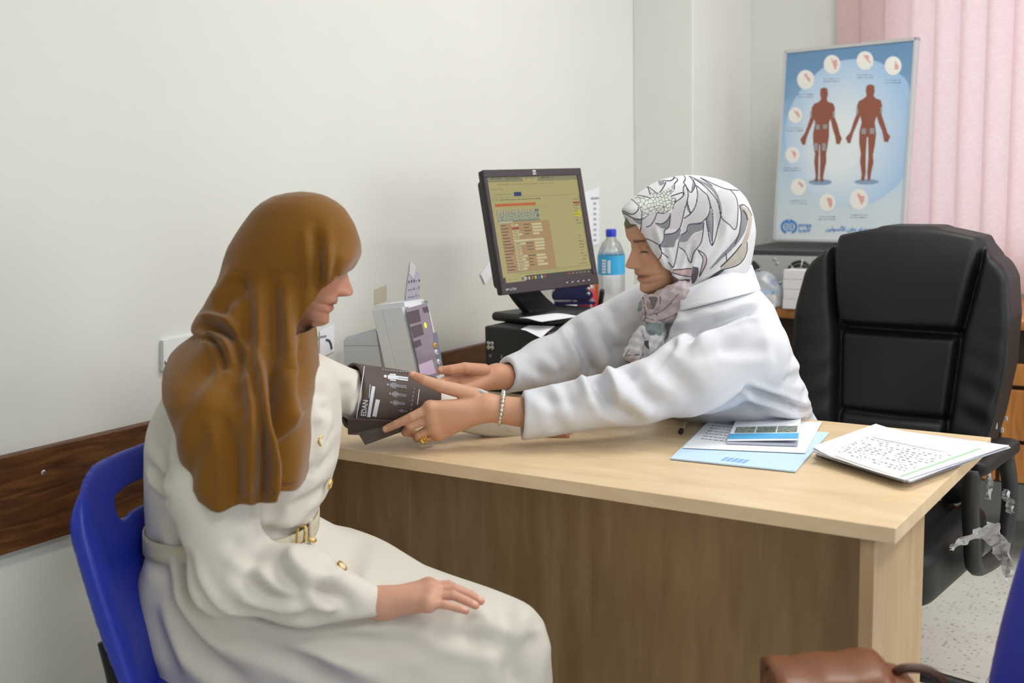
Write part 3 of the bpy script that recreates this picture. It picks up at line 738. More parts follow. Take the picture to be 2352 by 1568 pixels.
# ================================================================== things on the left wall
def wall_sheet(name, pix, label, cat, mt, dx=0.002, th=0.001, x=0.0):
    P_ = [at(u, v, x=x+dx) for u, v in pix]; c_ = sum(P_)/len(P_)
    bm = bmesh.new(); vs_ = [bm.verts.new((0, p[1]-c_[1], p[2]-c_[2])) for p in P_]; f = bm.faces.new(vs_)
    r = bmesh.ops.extrude_face_region(bm, geom=[f]); bmesh.ops.translate(bm, vec=(-th, 0, 0), verts=[v for v in r['geom'] if isinstance(v, bmesh.types.BMVert)])
    o = bm_obj(name, bm, mt, None, (x+dx, c_[1], c_[2])); return tag(o, label, cat)
mat('tape', (205, 196, 178), rough=0.35); mat('ink', (90, 90, 120), rough=0.8); mat('lilac_paper', (214, 210, 232), rough=0.85)
nt_ = wall_sheet('wall_note', [(932, 680), (938, 632), (944, 621), (965, 625), (962, 690), (932, 700)], 'lined paper note with handwriting taped to the wall above the pressure monitor', 'note', 'lilac_paper', dx=0.004)
rnd = random.Random(5); bm = bmesh.new()
for r_ in range(3):
    p = at(938, 648+r_*17, x=0.0045)
    for k in range(5): add_box(bm, (0.0042-0.004, p[1]-nt_.location[1]+0.012*k, p[2]-nt_.location[2]-0.003), (0.0006, p[1]-nt_.location[1]+0.012*k+rnd.uniform(0.002, 0.007), p[2]-nt_.location[2]+rnd.uniform(-0.001, 0.006)))
bm_obj('handwriting', bm, 'ink', nt_)['kind'] = 'stuff'
wall_sheet('wall_note', [(940, 628), (943, 598), (956, 612), (950, 640)], 'torn scrap of white paper stuck above the lined note', 'note', 'paper', dx=0.0052)
wall_sheet('tape_strip', [(860, 665), (888, 654), (889, 690), (860, 700)], 'faded strip of beige tape stuck on the wall', 'tape', 'tape', dx=0.001, th=0.0005)
sw = wall_sheet('wall_notice', [(735, 760), (768, 742), (768, 806), (735, 822)], 'white notice with a dark curved mark on the wall behind the patient', 'notice', 'paper', dx=0.004)
c_ = sw.location
tube('printed_arc', [(0.001, at(u, v, x=0.004)[1]-c_[1], at(u, v, x=0.004)[2]-c_[2]) for u, v in smooth_pts([(748, 780), (755, 782), (759, 790), (761, 801)], 4)], 0.003, 'print_dark', sw, 6)
bm = bmesh.new(); p = at(742, 773, x=0.004); add_box(bm, (0, p[1]-c_[1]-0.02, p[2]-c_[2]-0.003), (0.001, p[1]-c_[1]+0.012, p[2]-c_[2]+0.003)); bm_obj('printed_line', bm, 'print_grey', sw)
pl_ = wall_sheet('wall_plate', [(376, 782), (450, 768), (450, 842), (376, 852)], 'white plastic cover plate on the wall behind the patient', 'wall plate', 'white_pvc', dx=0.012, th=0.012)
p1_ = at(379, 832, x=0.012); screw(pl_, (0.0005, p1_[1]-pl_.location[1]+0.004, p1_[2]-pl_.location[2]), (0, PI/2, 0))
cal = wall_sheet('wall_calendar', [(1330, 445), (1376, 430), (1377, 560), (1330, 570)], 'printed white schedule sheet on the wall behind the monitor', 'paper', 'paper', dx=0.004)
bm = bmesh.new(); rnd = random.Random(9)
for r_ in range(9):
    p = at(1366, 455+r_*12, x=0.004); w = 0.06 if r_ == 0 else 0.02
    add_box(bm, (0, p[1]-cal.location[1]-w/2, p[2]-cal.location[2]-0.004), (0.001, p[1]-cal.location[1]+w/2, p[2]-cal.location[2]+0.003))
bm_obj('printed_rows', bm, 'print_grey', cal)['kind'] = 'stuff'
fl = at(1125, 632, x=0.02); tag(box('paper_corner', (-0.001, -0.02, -0.02), (0.001, 0.05, 0.02), 'paper', loc=(0.004, fl[1], fl[2]), rot=(0.6, 0, 0)), 'white paper corner sticking out behind the monitor', 'paper')

# ================================================================== blood pressure monitor
mat('device_white', (222, 226, 232), rough=0.42, spec=0.5); mat('device_grey', (196, 203, 212), rough=0.5)
mat('device_panel', (140, 130, 146), rough=0.12, coat=0.6); mat('display_dark', (74, 60, 70), rough=0.15, coat=0.5); mat('display_lilac', (196, 178, 204), rough=0.2, emit=((190, 170, 200), 0.15))
mat('button_white', (225, 228, 235), rough=0.4); mat('button_yellow', (222, 180, 92), rough=0.4); mat('led_green', (190, 230, 40), emit=((200, 240, 40), 1.6)); mat('panel_rim', (120, 126, 146), rough=0.3)
y0_ = 2.27
g = lambda u, v: at(u, v, y=y0_)[[0, 2]]
TB, TF = g(845, 703), g(929, 694)
e_ = g(968, 864)-TF; dn = e_/np.linalg.norm(e_)           # slope direction of the front face, downwards
Lh = (TF[1]-0.80)/(-dn[1]); BF = TF+dn*Lh; BB = TB+dn*(Lh*0.98)
wf = at(987, 681, x=TF[0])[1]-y0_
dev = thing('blood_pressure_monitor', (TF[0], y0_, 0.75), 'white electronic blood pressure monitor with a grey button panel', 'medical monitor')
org = np.array([TF[0], 0.75])
bm = bmesh.new(); add_prism(bm, [tuple(p-org) for p in (TB, BB, BF, TF)], 0, wf, axis='y'); bmesh.ops.bevel(bm, geom=bm.edges[:], offset=0.012, segments=4, affect='EDGES')
dh = bm_obj('head', bm, 'device_white', dev, smooth=False)
bm = bmesh.new()
sx_ = (TB*0.62+TF*0.38)-org; ex_ = (BB*0.62+BF*0.38)-org
add_tube(bm, [(sx_[0], -0.0002, sx_[1]-0.01), (ex_[0], -0.0002, ex_[1]+0.01)], 0.0006, 5); bm_obj('seam', bm, 'device_grey', dh)
RB = [g(778, 778), g(860, 754), g(885, 852), g(780, 852)]
RB = [RB[0], RB[1], np.array([RB[2][0], 0.752]), np.array([max(RB[3][0], 0.03), 0.752])]
bm = bmesh.new(); add_prism(bm, [tuple(p-org) for p in RB[::-1]], 0.012, wf-0.012, axis='y'); bmesh.ops.bevel(bm, geom=bm.edges[:], offset=0.006, segments=3, affect='EDGES')
rbo = bm_obj('rear_body', bm, 'device_grey', dev)
p = g(785, 795)-org; q_ = g(868, 795)-org; bm = bmesh.new(); add_tube(bm, [(p[0], 0.0118, p[1]), (q_[0], 0.0118, q_[1])], 0.0007, 5); bm_obj('seam', bm, 'print_grey', rbo)
bm = bmesh.new(); add_box(bm, (BB[0]-org[0]-0.02, 0.01, 0.0), (BF[0]-org[0]+0.02, wf-0.01, 0.062), 0.01, 3); bm_obj('base', bm, 'device_grey', dev)
dpl = Plane((TF[0], y0_, TF[1]), (0, 1, 0), (-dn[0], 0, -dn[1]))
fp = bpy.data.objects.new('front_panel', None)
inv = Matrix.Translation(dev.location).inverted()
D_ = lambda u, v: dpl.px(u, v)
def dloc(o): o.matrix_local = inv @ dpl.matrix(); return o
shp = [([D_(932, 709), D_(981, 695), D_(1014, 858), D_(970, 878)], 0)]
pan = dloc(polys('front_panel', shp, ['device_panel'], dev, z=0.001))
shp = []
for a, b_, c2, d2 in (((934, 717), (961, 710), (966, 738), (940, 745)), ((942, 751), (967, 743), (973, 768), (949, 777)), ((969, 707), (982, 703), (985, 716), (974, 719)), ((948, 785), (964, 779), (968, 793), (952, 800))): shp.append(([D_(*a), D_(*b_), D_(*c2), D_(*d2)], 0, 1))
o = polys('display', shp, ['display_dark'], pan, z=0.0014)
polys('paper_window', [([D_(960, 838), D_(992, 826), D_(1000, 856), D_(966, 868)], 0), ], ['display_lilac'], pan, z=0.0016)
polys('status_light', [(circle(*D_(976, 747), 0.0042, ry=0.007), 0)], ['led_green'], pan, z=0.0018)
polys('button_strip', [([D_(993, 765), D_(1003, 762), D_(1018, 850), D_(1006, 856)], 0)], ['panel_rim'], pan, z=0.0013)
for (u, v, m_) in ((998, 793, 'button_yellow'), (1001, 809, 'button_white'), (1006, 831, 'button_white'), (1010, 848, 'button_white')):
    a, b_ = D_(u, v); bm = bmesh.new(); add_lathe(bm, [(0, 0.0035), (0.0055, 0.003), (0.0072, 0.001), (0.0072, 0)], 20)
    bo = bm_obj('button', bm, m_, pan, (a, b_, 0.0012), smooth=True)
    polys('button_symbol', [(circle(0, 0, 0.0022, 10), 0)], ['print_dark'], bo, z=0.0042)
a, b_ = D_(968, 694); text_mesh('brand_letters', 'EDAN', 0.009, 'print_dark', dloc(bpy.data.objects.new('x', None)) if False else pan, (a, b_-0.004, 0.0006), (0, 0, 0))

# ================================================================== papers on the desk
def stack_at(pix, z): return [pz(u, v, z) for u, v in pix]
fo = sheet('folder', stack_at([(1540, 1052), (1827, 1082), (1905, 993), (1622, 972)], 0.754), 0.7545, 'pale blue folder lying under the white form on the desk', 'folder', 'paper_blue', th=0.003)
fpl = [pz(1660, 1052, 0.756), pz(1715, 1060, 0.756)]
fb = (fo.location[0], fo.location[1])
bm = bmesh.new(); c_ = pz(1692, 1056, 0.756)
for k in range(3):
    for j in range(5): add_box(bm, (c_[0]-fb[0]-0.03+j*0.011, c_[1]-fb[1]-0.012+k*0.011, 0), (c_[0]-fb[0]-0.022+j*0.011, c_[1]-fb[1]-0.006+k*0.011, 0.0004))
bm_obj('printed_emblem', bm, 'print_blue', fo)['kind'] = 'stuff'
sh1 = sheet('form_sheet', stack_at([(1568, 1028), (1850, 1040), (1888, 968), (1632, 962)], 0.757), 0.7572, 'white printed form lying on the blue folder', 'paper', 'paper', th=0.001, curlf=lambda a, b: 0.001*math.sin(a*6)*b)
b0 = sh1.location; bm = bmesh.new(); rnd = random.Random(2)
for r_ in range(7):
    p = pz(1640-r_*5, 972+r_*6, 0.757); x = 0
    while x < 0.05: w = rnd.uniform(0.004, 0.012); add_box(bm, (p[0]-b0[0]+x, p[1]-b0[1], 0.0004), (p[0]-b0[0]+x+w, p[1]-b0[1]+0.0022, 0.0016)); x += w+0.003
bm_obj('printed_rows', bm, 'print_grey', sh1)['kind'] = 'stuff'
# booklet with three photographs and a blue band
bk = stack_at([(1670, 1016), (1832, 1021), (1840, 962), (1690, 968)], 0.762)
bko = thing('booklet', (float(np.mean([p[0] for p in bk])), float(np.mean([p[1] for p in bk])), 0.758), 'small white booklet with a blue band and three photos on its cover', 'booklet')
bc_ = np.array(bko.location)
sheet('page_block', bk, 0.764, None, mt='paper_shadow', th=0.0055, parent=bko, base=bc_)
sheet('cover', bk, 0.7665, None, mt='paper', th=0.0012, parent=bko, base=bc_, curlf=lambda a, b: 0.006*a*(1-b)**2)
def bq(a, b_): A, B, C_, D = [np.array(p) for p in bk]; p = (A*(1-a)+B*a)*(1-b_)+(D*(1-a)+C_*a)*b_; return (p[0]-bc_[0], p[1]-bc_[1])
def bz(a, b_): return 0.7665-bc_[2]+0.006*a*(1-b_)**2
def cover_print(name, a0, b0, a1, b1, m_, lift=0.0006):
    V = []; Fs = []; n = 6
    for j in range(n+1):
        for i in range(n+1):
            a = a0+(a1-a0)*i/n; b_ = b0+(b1-b0)*j/n; x, y = bq(a, b_); V.append((x, y, bz(a, b_)+lift))
    for j in range(n):
        for i in range(n): q = j*(n+1)+i; Fs.append((q, q+1, q+n+2, q+n+1))
    np_obj(name, np.array(V), Fs, m_, bko)
mat('photo_print', (120, 132, 120), rough=0.6, noise=0.7, nscale=140)
cover_print('blue_band', 0.0, 0.06, 1.0, 0.30, 'print_cyan')
for k in range(3): cover_print('photo', 0.06+k*0.31, 0.34, 0.35+k*0.31, 0.62, 'photo_print')
# thick wad of loose sheets hanging over the desk corner
wad = [(1873, 1045), (2085, 1110), (2312, 1030), (2010, 990)]
wz = thing('paper_stack', tuple(at(2090, 1045, z=0.75)), 'loose stack of printed sheets at the right-hand end of the desk', 'paper stack')
wb = np.array(wz.location); rnd = random.Random(11)
for k in range(9):
    j = lambda: rnd.uniform(-9, 9)
    pts = stack_at([(u+j(), v+j()*0.4) for u, v in wad], 0.751+0.002*k)
    kk = k
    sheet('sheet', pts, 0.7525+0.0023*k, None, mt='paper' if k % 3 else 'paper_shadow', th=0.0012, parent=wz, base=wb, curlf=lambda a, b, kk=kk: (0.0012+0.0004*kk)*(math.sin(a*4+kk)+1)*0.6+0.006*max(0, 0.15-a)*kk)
top = stack_at(wad, 0.77)
bm = bmesh.new(); rnd = random.Random(4)
def tq(a, b_): A, B, C_, D = [np.array(p) for p in top]; p = (A*(1-a)+B*a)*(1-b_)+(D*(1-a)+C_*a)*b_; return (p[0]-wb[0], p[1]-wb[1])
def tz(a): return 0.0209+0.0044*(math.sin(a*4+8)+1)*0.6+0.048*max(0, 0.15-a)+0.0008
def top_strip(a0, b0, a1, b1, mi, n=1):
    for k in range(n):
        x0_, x1_ = a0+(a1-a0)*k/n, a0+(a1-a0)*(k+1)/n
        f = bm.faces.new([bm.verts.new((*tq(x, y), tz(x))) for x, y in ((x0_, b0), (x1_, b0), (x1_, b1), (x0_, b1))]); f.material_index = mi
top_strip(0.12, 0.70, 0.75, 0.86, 0, 12); top_strip(0.18, 0.05, 0.8, 0.12, 1, 12); top_strip(0.86, 0.05, 0.885, 0.9, 2)
for r_ in range(11):
    a = 0.1
    while a < 0.8:
        w = rnd.uniform(0.01, 0.04); b_ = 0.16+r_*0.048
        if rnd.random() < 0.75: top_strip(a, b_, a+w, b_+0.012, 3)
        a += w+0.02
bm_obj('print', bm, ['print_tan', 'print_yellow', 'print_green', 'print_grey'], wz)['kind'] = 'stuff'
pe = [at(1580, 958, z=0.757), at(1563, 992, z=0.757)]
pen = thing('pen', tuple(pe[1]), 'dark pen lying on the desk beside the doctor\'s elbow', 'pen')
dd = pe[0]-pe[1]; bm = bmesh.new(); add_tube(bm, [(0, 0, 0), tuple(dd*0.12)], [0.0058, 0.0058], 12); bm_obj('cap', bm, 'black_plastic', pen)
mat('pen_grey', (150, 140, 120), rough=0.35); bm = bmesh.new(); add_tube(bm, [tuple(dd*0.12), tuple(dd*1.5)], 0.0042, 12); bm_obj('barrel', bm, 'pen_grey', pen)

# ================================================================== things on the credenza
cb = thing('computer_tower', (0.72, 4.10, 0.85), 'black computer tower lying on the cabinet with its fan side showing', 'computer')
mat('tower_metal', (196, 198, 198), rough=0.4, metal=0.6); mat('tower_top', (52, 56, 60), rough=0.45)
bm = bmesh.new(); add_box(bm, (-0.32, -0.04, 0), (0.16, 0.42, 0.197), 0.004); bm_obj('case', bm, 'tower_top', cb)
bm = bmesh.new(); add_box(bm, (-0.315, -0.046, 0.004), (0.155, -0.036, 0.178), 0.002); bm_obj('rear_plate', bm, 'tower_metal', cb)
for cx, rr_ in ((-0.245, 0.048), (-0.055, 0.052)):
    fn = bpy.data.objects.new('fan_grille', None)
    bm = bmesh.new()
    for r_ in (0.35, 0.6, 0.85): 
        n = 28
        add_tube(bm, [(cx+rr_*r_*math.cos(2*PI*k/n), -0.0475, 0.115+rr_*r_*math.sin(2*PI*k/n)) for k in range(n)], 0.0052, 6, closed=True)
    bm_obj('fan_slots', bm, 'black_plastic', cb)
    bm = bmesh.new()
    for k in range(6): a = k*PI/3+0.3; add_tube(bm, [(cx, -0.05, 0.115), (cx+rr_*math.cos(a), -0.05, 0.115+rr_*math.sin(a))], 0.003, 5)
    bm_obj('fan_spokes', bm, 'tower_metal', cb)
for k in range(4): box('expansion_slot', (0.03+k*0.03, -0.0475, 0.03), (0.045+k*0.03, -0.0455, 0.14), 'tower_top', cb)
for (x, z) in ((-0.14, 0.15), (-0.13, 0.08), (-0.15, 0.165)): screw(cb, (x, -0.047, z), (PI/2, 0, 0))
mat('box_white', (224, 222, 226), rough=0.5); mat('film', (225, 230, 238), rough=0.15, alpha=0.42); mat('film_white', (225, 222, 222), rough=0.3)
bx_ = at(1835, 660, y=3.99)
for k, nm in enumerate(('lowest', 'second from the bottom', 'second from the top', 'topmost')):
    o = box('cardboard_box', (-0.055+0.002*(k % 2), -0.05, 0), (0.085, 0.02, 0.034), 'box_white', None, bevel=0.002, loc=(bx_[0]+0.01, 4.0, 0.85+0.0345*k))
    tag(o, 'white cardboard box, %s of the stack beside the office chair' % nm, 'box', 'white boxes stacked on the cabinet')
fx = at(1762, 660, y=3.99)
fb_ = thing('wrapped_package', (fx[0]-0.03, 3.98, 0.85), 'plastic wrapped white package with blue print beside the white boxes', 'package')
box('package_box', (-0.06, -0.03, 0), (0.075, 0.03, 0.05), 'film_white', fb_, bevel=0.006)
box('blue_stripe', (0.0, -0.0312, 0.052), (0.07, 0.02, 0.06), 'print_cyan', fb_, bevel=0.001)
box('printed_block', (0.04, 0.016, 0.075), (0.062, 0.02, 0.10), 'bottle_cap', fb_, bevel=0.001)
def film_f(x, y, z): return smax(ellip(x, y, z, (0.0, 0.0, 0.03), (0.095, 0.045, 0.10)), -z, 0.01)+0.004*np.sin(x*70+z*40)*np.sin(z*90+y*60)
Vf, Ff = surf_net(film_f, (-0.11, -0.06, -0.01), (0.11, 0.06, 0.15), 0.006); np_obj('plastic_film', Vf, Ff, 'film', fb_)

# ---- poster of the injection sites, leaning on the tower
ppl = Plane((0.7593, 4.2045, 1.4206+0.0), tuple(Matrix.Rotation(math.radians(-11.8), 3, 'Z') @ Matrix.Rotation(math.radians(-5.2), 3, 'X') @ Vector((1, 0, 0))), tuple(Matrix.Rotation(math.radians(-11.8), 3, 'Z') @ Matrix.Rotation(math.radians(-5.2), 3, 'X') @ Vector((0, 0, 1))))
pos = plane_thing('poster', ppl, 'framed blue medical poster with two brown human figures, leaning by the window', 'poster')
PW, PH = 0.26, 0.352
mat('frame_alu', (200, 202, 206), rough=0.35, metal=0.6)
bm = bmesh.new()
for a, b_ in (((-PW, PH-0.012, -0.022), (PW, PH, 0.004)), ((-PW, -PH, -0.022), (PW, -PH+0.012, 0.004)), ((-PW, -PH, -0.022), (-PW+0.012, PH, 0.004)), ((PW-0.012, -PH, -0.022), (PW, PH, 0.004))): add_box(bm, a, b_, 0.002)
bm_obj('frame', bm, 'frame_alu', pos)
mt, nt, b = new_mat('poster_ground')      # printed blue gradient with a pale disc and worn white corners
tc = nt.nodes.new('ShaderNodeTexCoord'); sep = nt.nodes.new('ShaderNodeSeparateXYZ'); nt.links.new(tc.outputs['Object'], sep.inputs[0])
mr = nt.nodes.new('ShaderNodeMapRange'); mr.inputs[1].default_value = -0.35; mr.inputs[2].default_value = 0.35; nt.links.new(sep.outputs[1], mr.inputs[0])
rp = nt.nodes.new('ShaderNodeValToRGB'); e = rp.color_ramp.elements; e[0].color = srgb(214, 222, 226); e[1].color = srgb(98, 138, 178); x = e.new(0.3); x.color = srgb(188, 208, 222); x = e.new(0.62); x.color = srgb(150, 184, 214); x = e.new(0.85); x.color = srgb(108, 148, 186)
nz = nt.nodes.new('ShaderNodeTexNoise'); nz.inputs['Scale'].default_value = 9; nz.inputs['Detail'].default_value = 5; nt.links.new(tc.outputs['Object'], nz.inputs['Vector'])
ma = nt.nodes.new('ShaderNodeMath'); ma.operation = 'MULTIPLY_ADD'; ma.inputs[1].default_value = 0.16; ma.inputs[2].default_value = -0.08; nt.links.new(nz.outputs['Fac'], ma.inputs[0])
ad = nt.nodes.new('ShaderNodeMath'); nt.links.new(mr.outputs[0], ad.inputs[0]); nt.links.new(ma.outputs[0], ad.inputs[1]); nt.links.new(ad.outputs[0], rp.inputs['Fac']); nt.links.new(rp.outputs['Color'], b.inputs['Base Color']); b.inputs['Roughness'].default_value = 0.3
mt, nt, b = new_mat('poster_disc')
tc = nt.nodes.new('ShaderNodeTexCoord'); gr = nt.nodes.new('ShaderNodeTexGradient'); gr.gradient_type = 'SPHERICAL'; mp = nt.nodes.new('ShaderNodeMapping'); mp.inputs['Scale'].default_value = (3.6, 3.0, 3); mp.inputs['Location'].default_value = (0.05, 0, 0)
nt.links.new(tc.outputs['Object'], mp.inputs['Vector']); nt.links.new(mp.outputs['Vector'], gr.inputs['Vector'])
rp = nt.nodes.new('ShaderNodeValToRGB'); rp.color_ramp.elements[0].color = srgb(156, 190, 226); rp.color_ramp.elements[1].color = srgb(222, 230, 234); rp.color_ramp.elements[1].position = 0.75
nt.links.new(gr.outputs['Fac'], rp.inputs['Fac']); nt.links.new(rp.outputs['Color'], b.inputs['Base Color']); b.inputs['Roughness'].default_value = 0.3
polys('print_ground', [(rect(-PW+0.011, -PH+0.011, PW-0.011, PH-0.011), 0)], ['poster_ground'], pos, z=0.0)
T_ = lambda pts: [ppl.px(1740+x/2.9036, 60+y/2.9036) for x, y in pts]        # traced at 2.9x magnification
mat('figure_brown', (140, 82, 66), rough=0.5); mat('figure_pad', (150, 150, 152), rough=0.6); mat('figure_shadow', (128, 156, 186), rough=0.5); mat('bubble', (232, 230, 226), rough=0.5); mat('bubble_pink', (216, 164, 160), rough=0.5); mat('poster_ink', (88, 108, 136), rough=0.6); mat('un_blue', (60, 130, 205), rough=0.5); mat('worn_white', (214, 222, 226), rough=0.6)
disc = smooth_pts(T_([(590, 225), (760, 225), (900, 290), (1005, 385), (1030, 600), (1010, 800), (970, 1010), (850, 1130), (720, 1190), (560, 1200), (420, 1150), (320, 1080), (230, 990), (190, 820), (190, 660), (240, 500), (330, 380), (450, 270)]), 5, True)
disc = [(min(p[0], PW-0.012), p[1]) for p in disc]
polys('print_disc', [(disc, 0)], ['poster_disc'], pos, z=0.0003)
def human(ox, oy, tr):
    f1 = [(445, 408), (468, 418), (470, 455), (463, 485), (470, 505), (505, 515), (517, 545), (512, 600), (535, 660), (550, 720), (563, 750), (548, 788), (525, 785), (518, 735), (500, 680), (488, 620), (478, 640), (478, 730), (468, 800), (458, 850), (460, 900), (445, 970), (438, 1010), (442, 1035), (420, 1040), (416, 1000), (418, 900), (416, 790), (412, 790), (408, 900), (406, 1000), (404, 1035), (380, 1038), (388, 1000), (378, 900), (384, 850), (372, 790), (370, 720), (384, 650), (380, 620), (350, 690), (330, 740), (318, 790), (300, 792), (285, 755), (315, 715), (340, 650), (358, 590), (362, 545), (378, 518), (410, 505), (425, 485), (418, 455), (420, 418)]
    return T_([(x+ox*(1)+(y-400)*tr, y+oy) for x, y in f1])
H1 = human(0, 0, 0.0)
f2 = [(752, 388), (778, 395), (782, 430), (775, 465), (790, 482), (822, 492), (832, 530), (828, 590), (848, 650), (866, 710), (886, 735), (870, 775), (845, 770), (832, 700), (810, 650), (795, 600), (782, 640), (792, 720), (782, 800), (770, 860), (774, 910), (758, 980), (752, 1025), (735, 1030), (732, 980), (740, 870), (738, 740), (730, 740), (722, 860), (722, 980), (712, 1030), (690, 1032), (695, 990), (684, 900), (690, 850), (678, 780), (680, 700), (695, 640), (686, 600), (662, 660), (638, 715), (620, 780), (602, 780), (588, 745), (620, 705), (640, 640), (660, 590), (664, 530), (676, 500), (710, 482), (728, 465), (722, 430), (728, 398)]
H2 = T_(f2)
polys('figure', [(T_(circle(418, 1040, 78, 24, 20)), 1), (H1, 0, 1)], ['figure_brown', 'figure_shadow'], pos, z=0.0006)
polys('figure', [(T_(circle(728, 1038, 82, 24, 18)), 1), (H2, 0, 1)], ['figure_brown', 'figure_shadow'], pos, z=0.0006)
pads = []
for (x, y, w, h) in ((388, 657, 28, 32), (438, 655, 28, 30), (694, 682, 30, 38), (750, 680, 30, 38), (352, 570, 12, 42), (504, 570, 12, 40), (660, 545, 12, 42), (820, 540, 12, 42), (376, 780, 26, 50), (432, 780, 26, 50)): pads.append((T_([(x, y), (x+w, y), (x+w, y+h), (x, y+h)]), 0))
for q in pads: polys('injection_site', [q], ['figure_pad'], pos, z=0.0012)
rnd = random.Random(21)
for (x, y, r_) in ((322, 357, 58), (498, 255, 56), (718, 230, 56), (905, 264, 56), (253, 594, 47), (234, 858, 48), (275, 1072, 52), (467, 1176, 54), (677, 1155, 62)):
    pts = circle(x, y, r_, 26, r_*1.12); bl_ = []
    for k in range(9): a = rnd.uniform(-2.0, 1.2); rr_ = r_*rnd.uniform(0.45, 0.85); bl_.append((a, rr_))
    bl_.sort(); blob = [(x+rr_*math.cos(a)*0.9, y+rr_*math.sin(a)) for a, rr_ in bl_]
    bo = polys('bubble', [(T_(pts), 0)], ['bubble'], pos, z=0.0009)
    polys('bubble_drawing', [(T_(blob), 0)], ['bubble_pink'], bo, z=0.0012)
    ln = []
    for r2 in range(2 if y < 400 else 2):
        yy = y+r_*1.12+34+r2*17
        for q in squiggle(x-58, x+52, yy, 8, 0, rnd): ln.append((T_(q), 0))
    polys('caption', ln, ['poster_ink'], pos, z=0.0006)['kind'] = 'stuff'
# emblem: a globe in a wreath, and the agency's name in two scripts
ex, ey = 210, 1338; em = []
for s in (-1, 1):
    for k in range(9): a = math.radians(-78+k*17); em.append((T_(circle(ex+s*48*math.cos(a), ey+42*math.sin(a), 8, 8, 11)), 0))
em.append((T_(circle(ex, ey-2, 30, 24, 33)), 0))
polys('emblem', em, ['un_blue'], pos, z=0.0007)
gl = []
for k in range(3): gl.append((T_([(ex-22, ey-18+k*15), (ex+22, ey-18+k*15), (ex+22, ey-14+k*15), (ex-22, ey-14+k*15)]), 0))
for k in range(3): gl.append((T_([(ex-16+k*14, ey-26), (ex-13+k*14, ey-26), (ex-13+k*14, ey+24), (ex-16+k*14, ey+24)]), 0))
polys('emblem_grid', gl, ['bubble'], pos, z=0.0011)
a = T_([(270, 1338)])[0]; text_mesh('agency_letters', 'unrwa', 0.022, 'un_blue', pos, (a[0], a[1], 0.0008), (0, 0, 0), bold=0.0004, sx=1.0)
def arabic(ch): return ''.join(ch)
a = T_([(270, 1368)])[0]; text_mesh('agency_letters', '\ufe8d\ufeed\ufead\ufee7\ufeed\ufef7\ufe8d', 0.020, 'un_blue', pos, (a[0], a[1], 0.0008), (0, 0, 0), bold=0.0004)
a = T_([(455, 1362)])[0]; text_mesh('title_letters', '\ufee6\ufef4\ufedf\ufeee\ufeb4\ufee7\ufef7\ufe8d \ufee6\ufed8\ufea3 \ufee1\ufe8d\ufea9\ufea8\ufe98\ufeb3\ufe8d', 0.021, 'un_blue', pos, (a[0], a[1], 0.0008), (0, 0, 0), bold=0.0004)
wn = []
for (x, y, r_) in ((930, 1330, 26), (900, 1300, 12), (140, 1390, 22), (190, 1410, 14), (820, 1290, 10)):
    pts = [(x+r_*rnd.uniform(0.5, 1.1)*math.cos(2*PI*k/14), y+r_*rnd.uniform(0.5, 1.1)*math.sin(2*PI*k/14)) for k in range(14)]; wn.append((T_(pts), 0))
polys('worn_patch', wn, ['worn_white'], pos, z=0.0013)

# ================================================================== black office chair
mat('black_leather', (17, 18, 20), rough=0.48, spec=0.35, bump=0.12, bscale=700)
mat('black_side', (38, 38, 40), rough=0.5, bump=0.1, bscale=600); mat('wear_white', (190, 190, 190), rough=0.7); mat('torn_film', (226, 226, 230), rough=0.25, alpha=0.7)
HEAD = RZ+math.radians(-128)
oc = thing('office_chair', W(0.864, 2.835), 'black leather executive office chair behind the doctor', 'chair', rz=HEAD)
# local frame: +x forward, y to the chair's left (right in the picture), z up
def back_half(z): return np.interp(z, [0.50, 0.60, 0.72, 0.85, 0.97, 1.06, 1.12, 1.16, 1.18], [0.20, 0.232, 0.262, 0.28, 0.28, 0.265, 0.235, 0.19, 0.105])
def office_back(x, y, z):
    lean = -0.235-0.16*(z-0.6)-0.10*np.clip(z-0.95, 0, 1)
    hw = back_half(z); ay = np.abs(y)
    # seams: inner panel edge narrowing downward, and two cross seams
    inner = 0.142+0.06*(z-0.62)+0.02*np.clip((z-0.9)/0.2, 0, 1)
    d1 = np.abs(ay-inner); d2 = np.abs(z-(0.92-0.0*y)); d3 = np.abs(z-0.70)
    inpan = np.clip((inner-ay)/0.01, 0, 1)
    groove = 0.028*np.exp(-(d1/0.011)**2)+inpan*(0.027*np.exp(-(d2/0.013)**2)+0.016*np.exp(-(d3/0.012)**2))
    head_pad = inpan*np.clip((z-0.92)/0.02, 0, 1)*0.032*np.clip(1-((z-1.05)/0.15)**2, 0, 1)
    bolster = (1-inpan)*(0.018*np.clip(1-((ay-0.5*(inner+hw))/0.07)**2, 0, 1)+0.0035*np.sin(z*85+ay*30)*np.clip((1.0-z)/0.2, 0, 1)*np.clip(1-((ay-0.5*(inner+hw))/0.06)**2, 0, 1))
    pad = inpan*0.022*np.clip(1-(ay/np.maximum(inner, 0.01))**2, 0, 1)
    front = lean+0.055+0.10*ay*ay*4+head_pad+bolster+pad-groove
    backp = lean-0.055+0.2*ay*ay
    top = z-(1.175-0.055*np.clip((ay-inner+0.02)/0.05, 0, 1)+0.012*inpan)
    out = smax(smax(ay-hw, top, 0.05), 0.50-z, 0.03)
    return smax(smax(x-front, backp-x, 0.02), out, 0.022)
Vc, Fc = surf_net(office_back, (-0.46, -0.32, 0.47), (-0.10, 0.32, 1.22), 0.0055, newton=2)
np_obj('backrest', Vc, Fc, 'black_leather', oc)
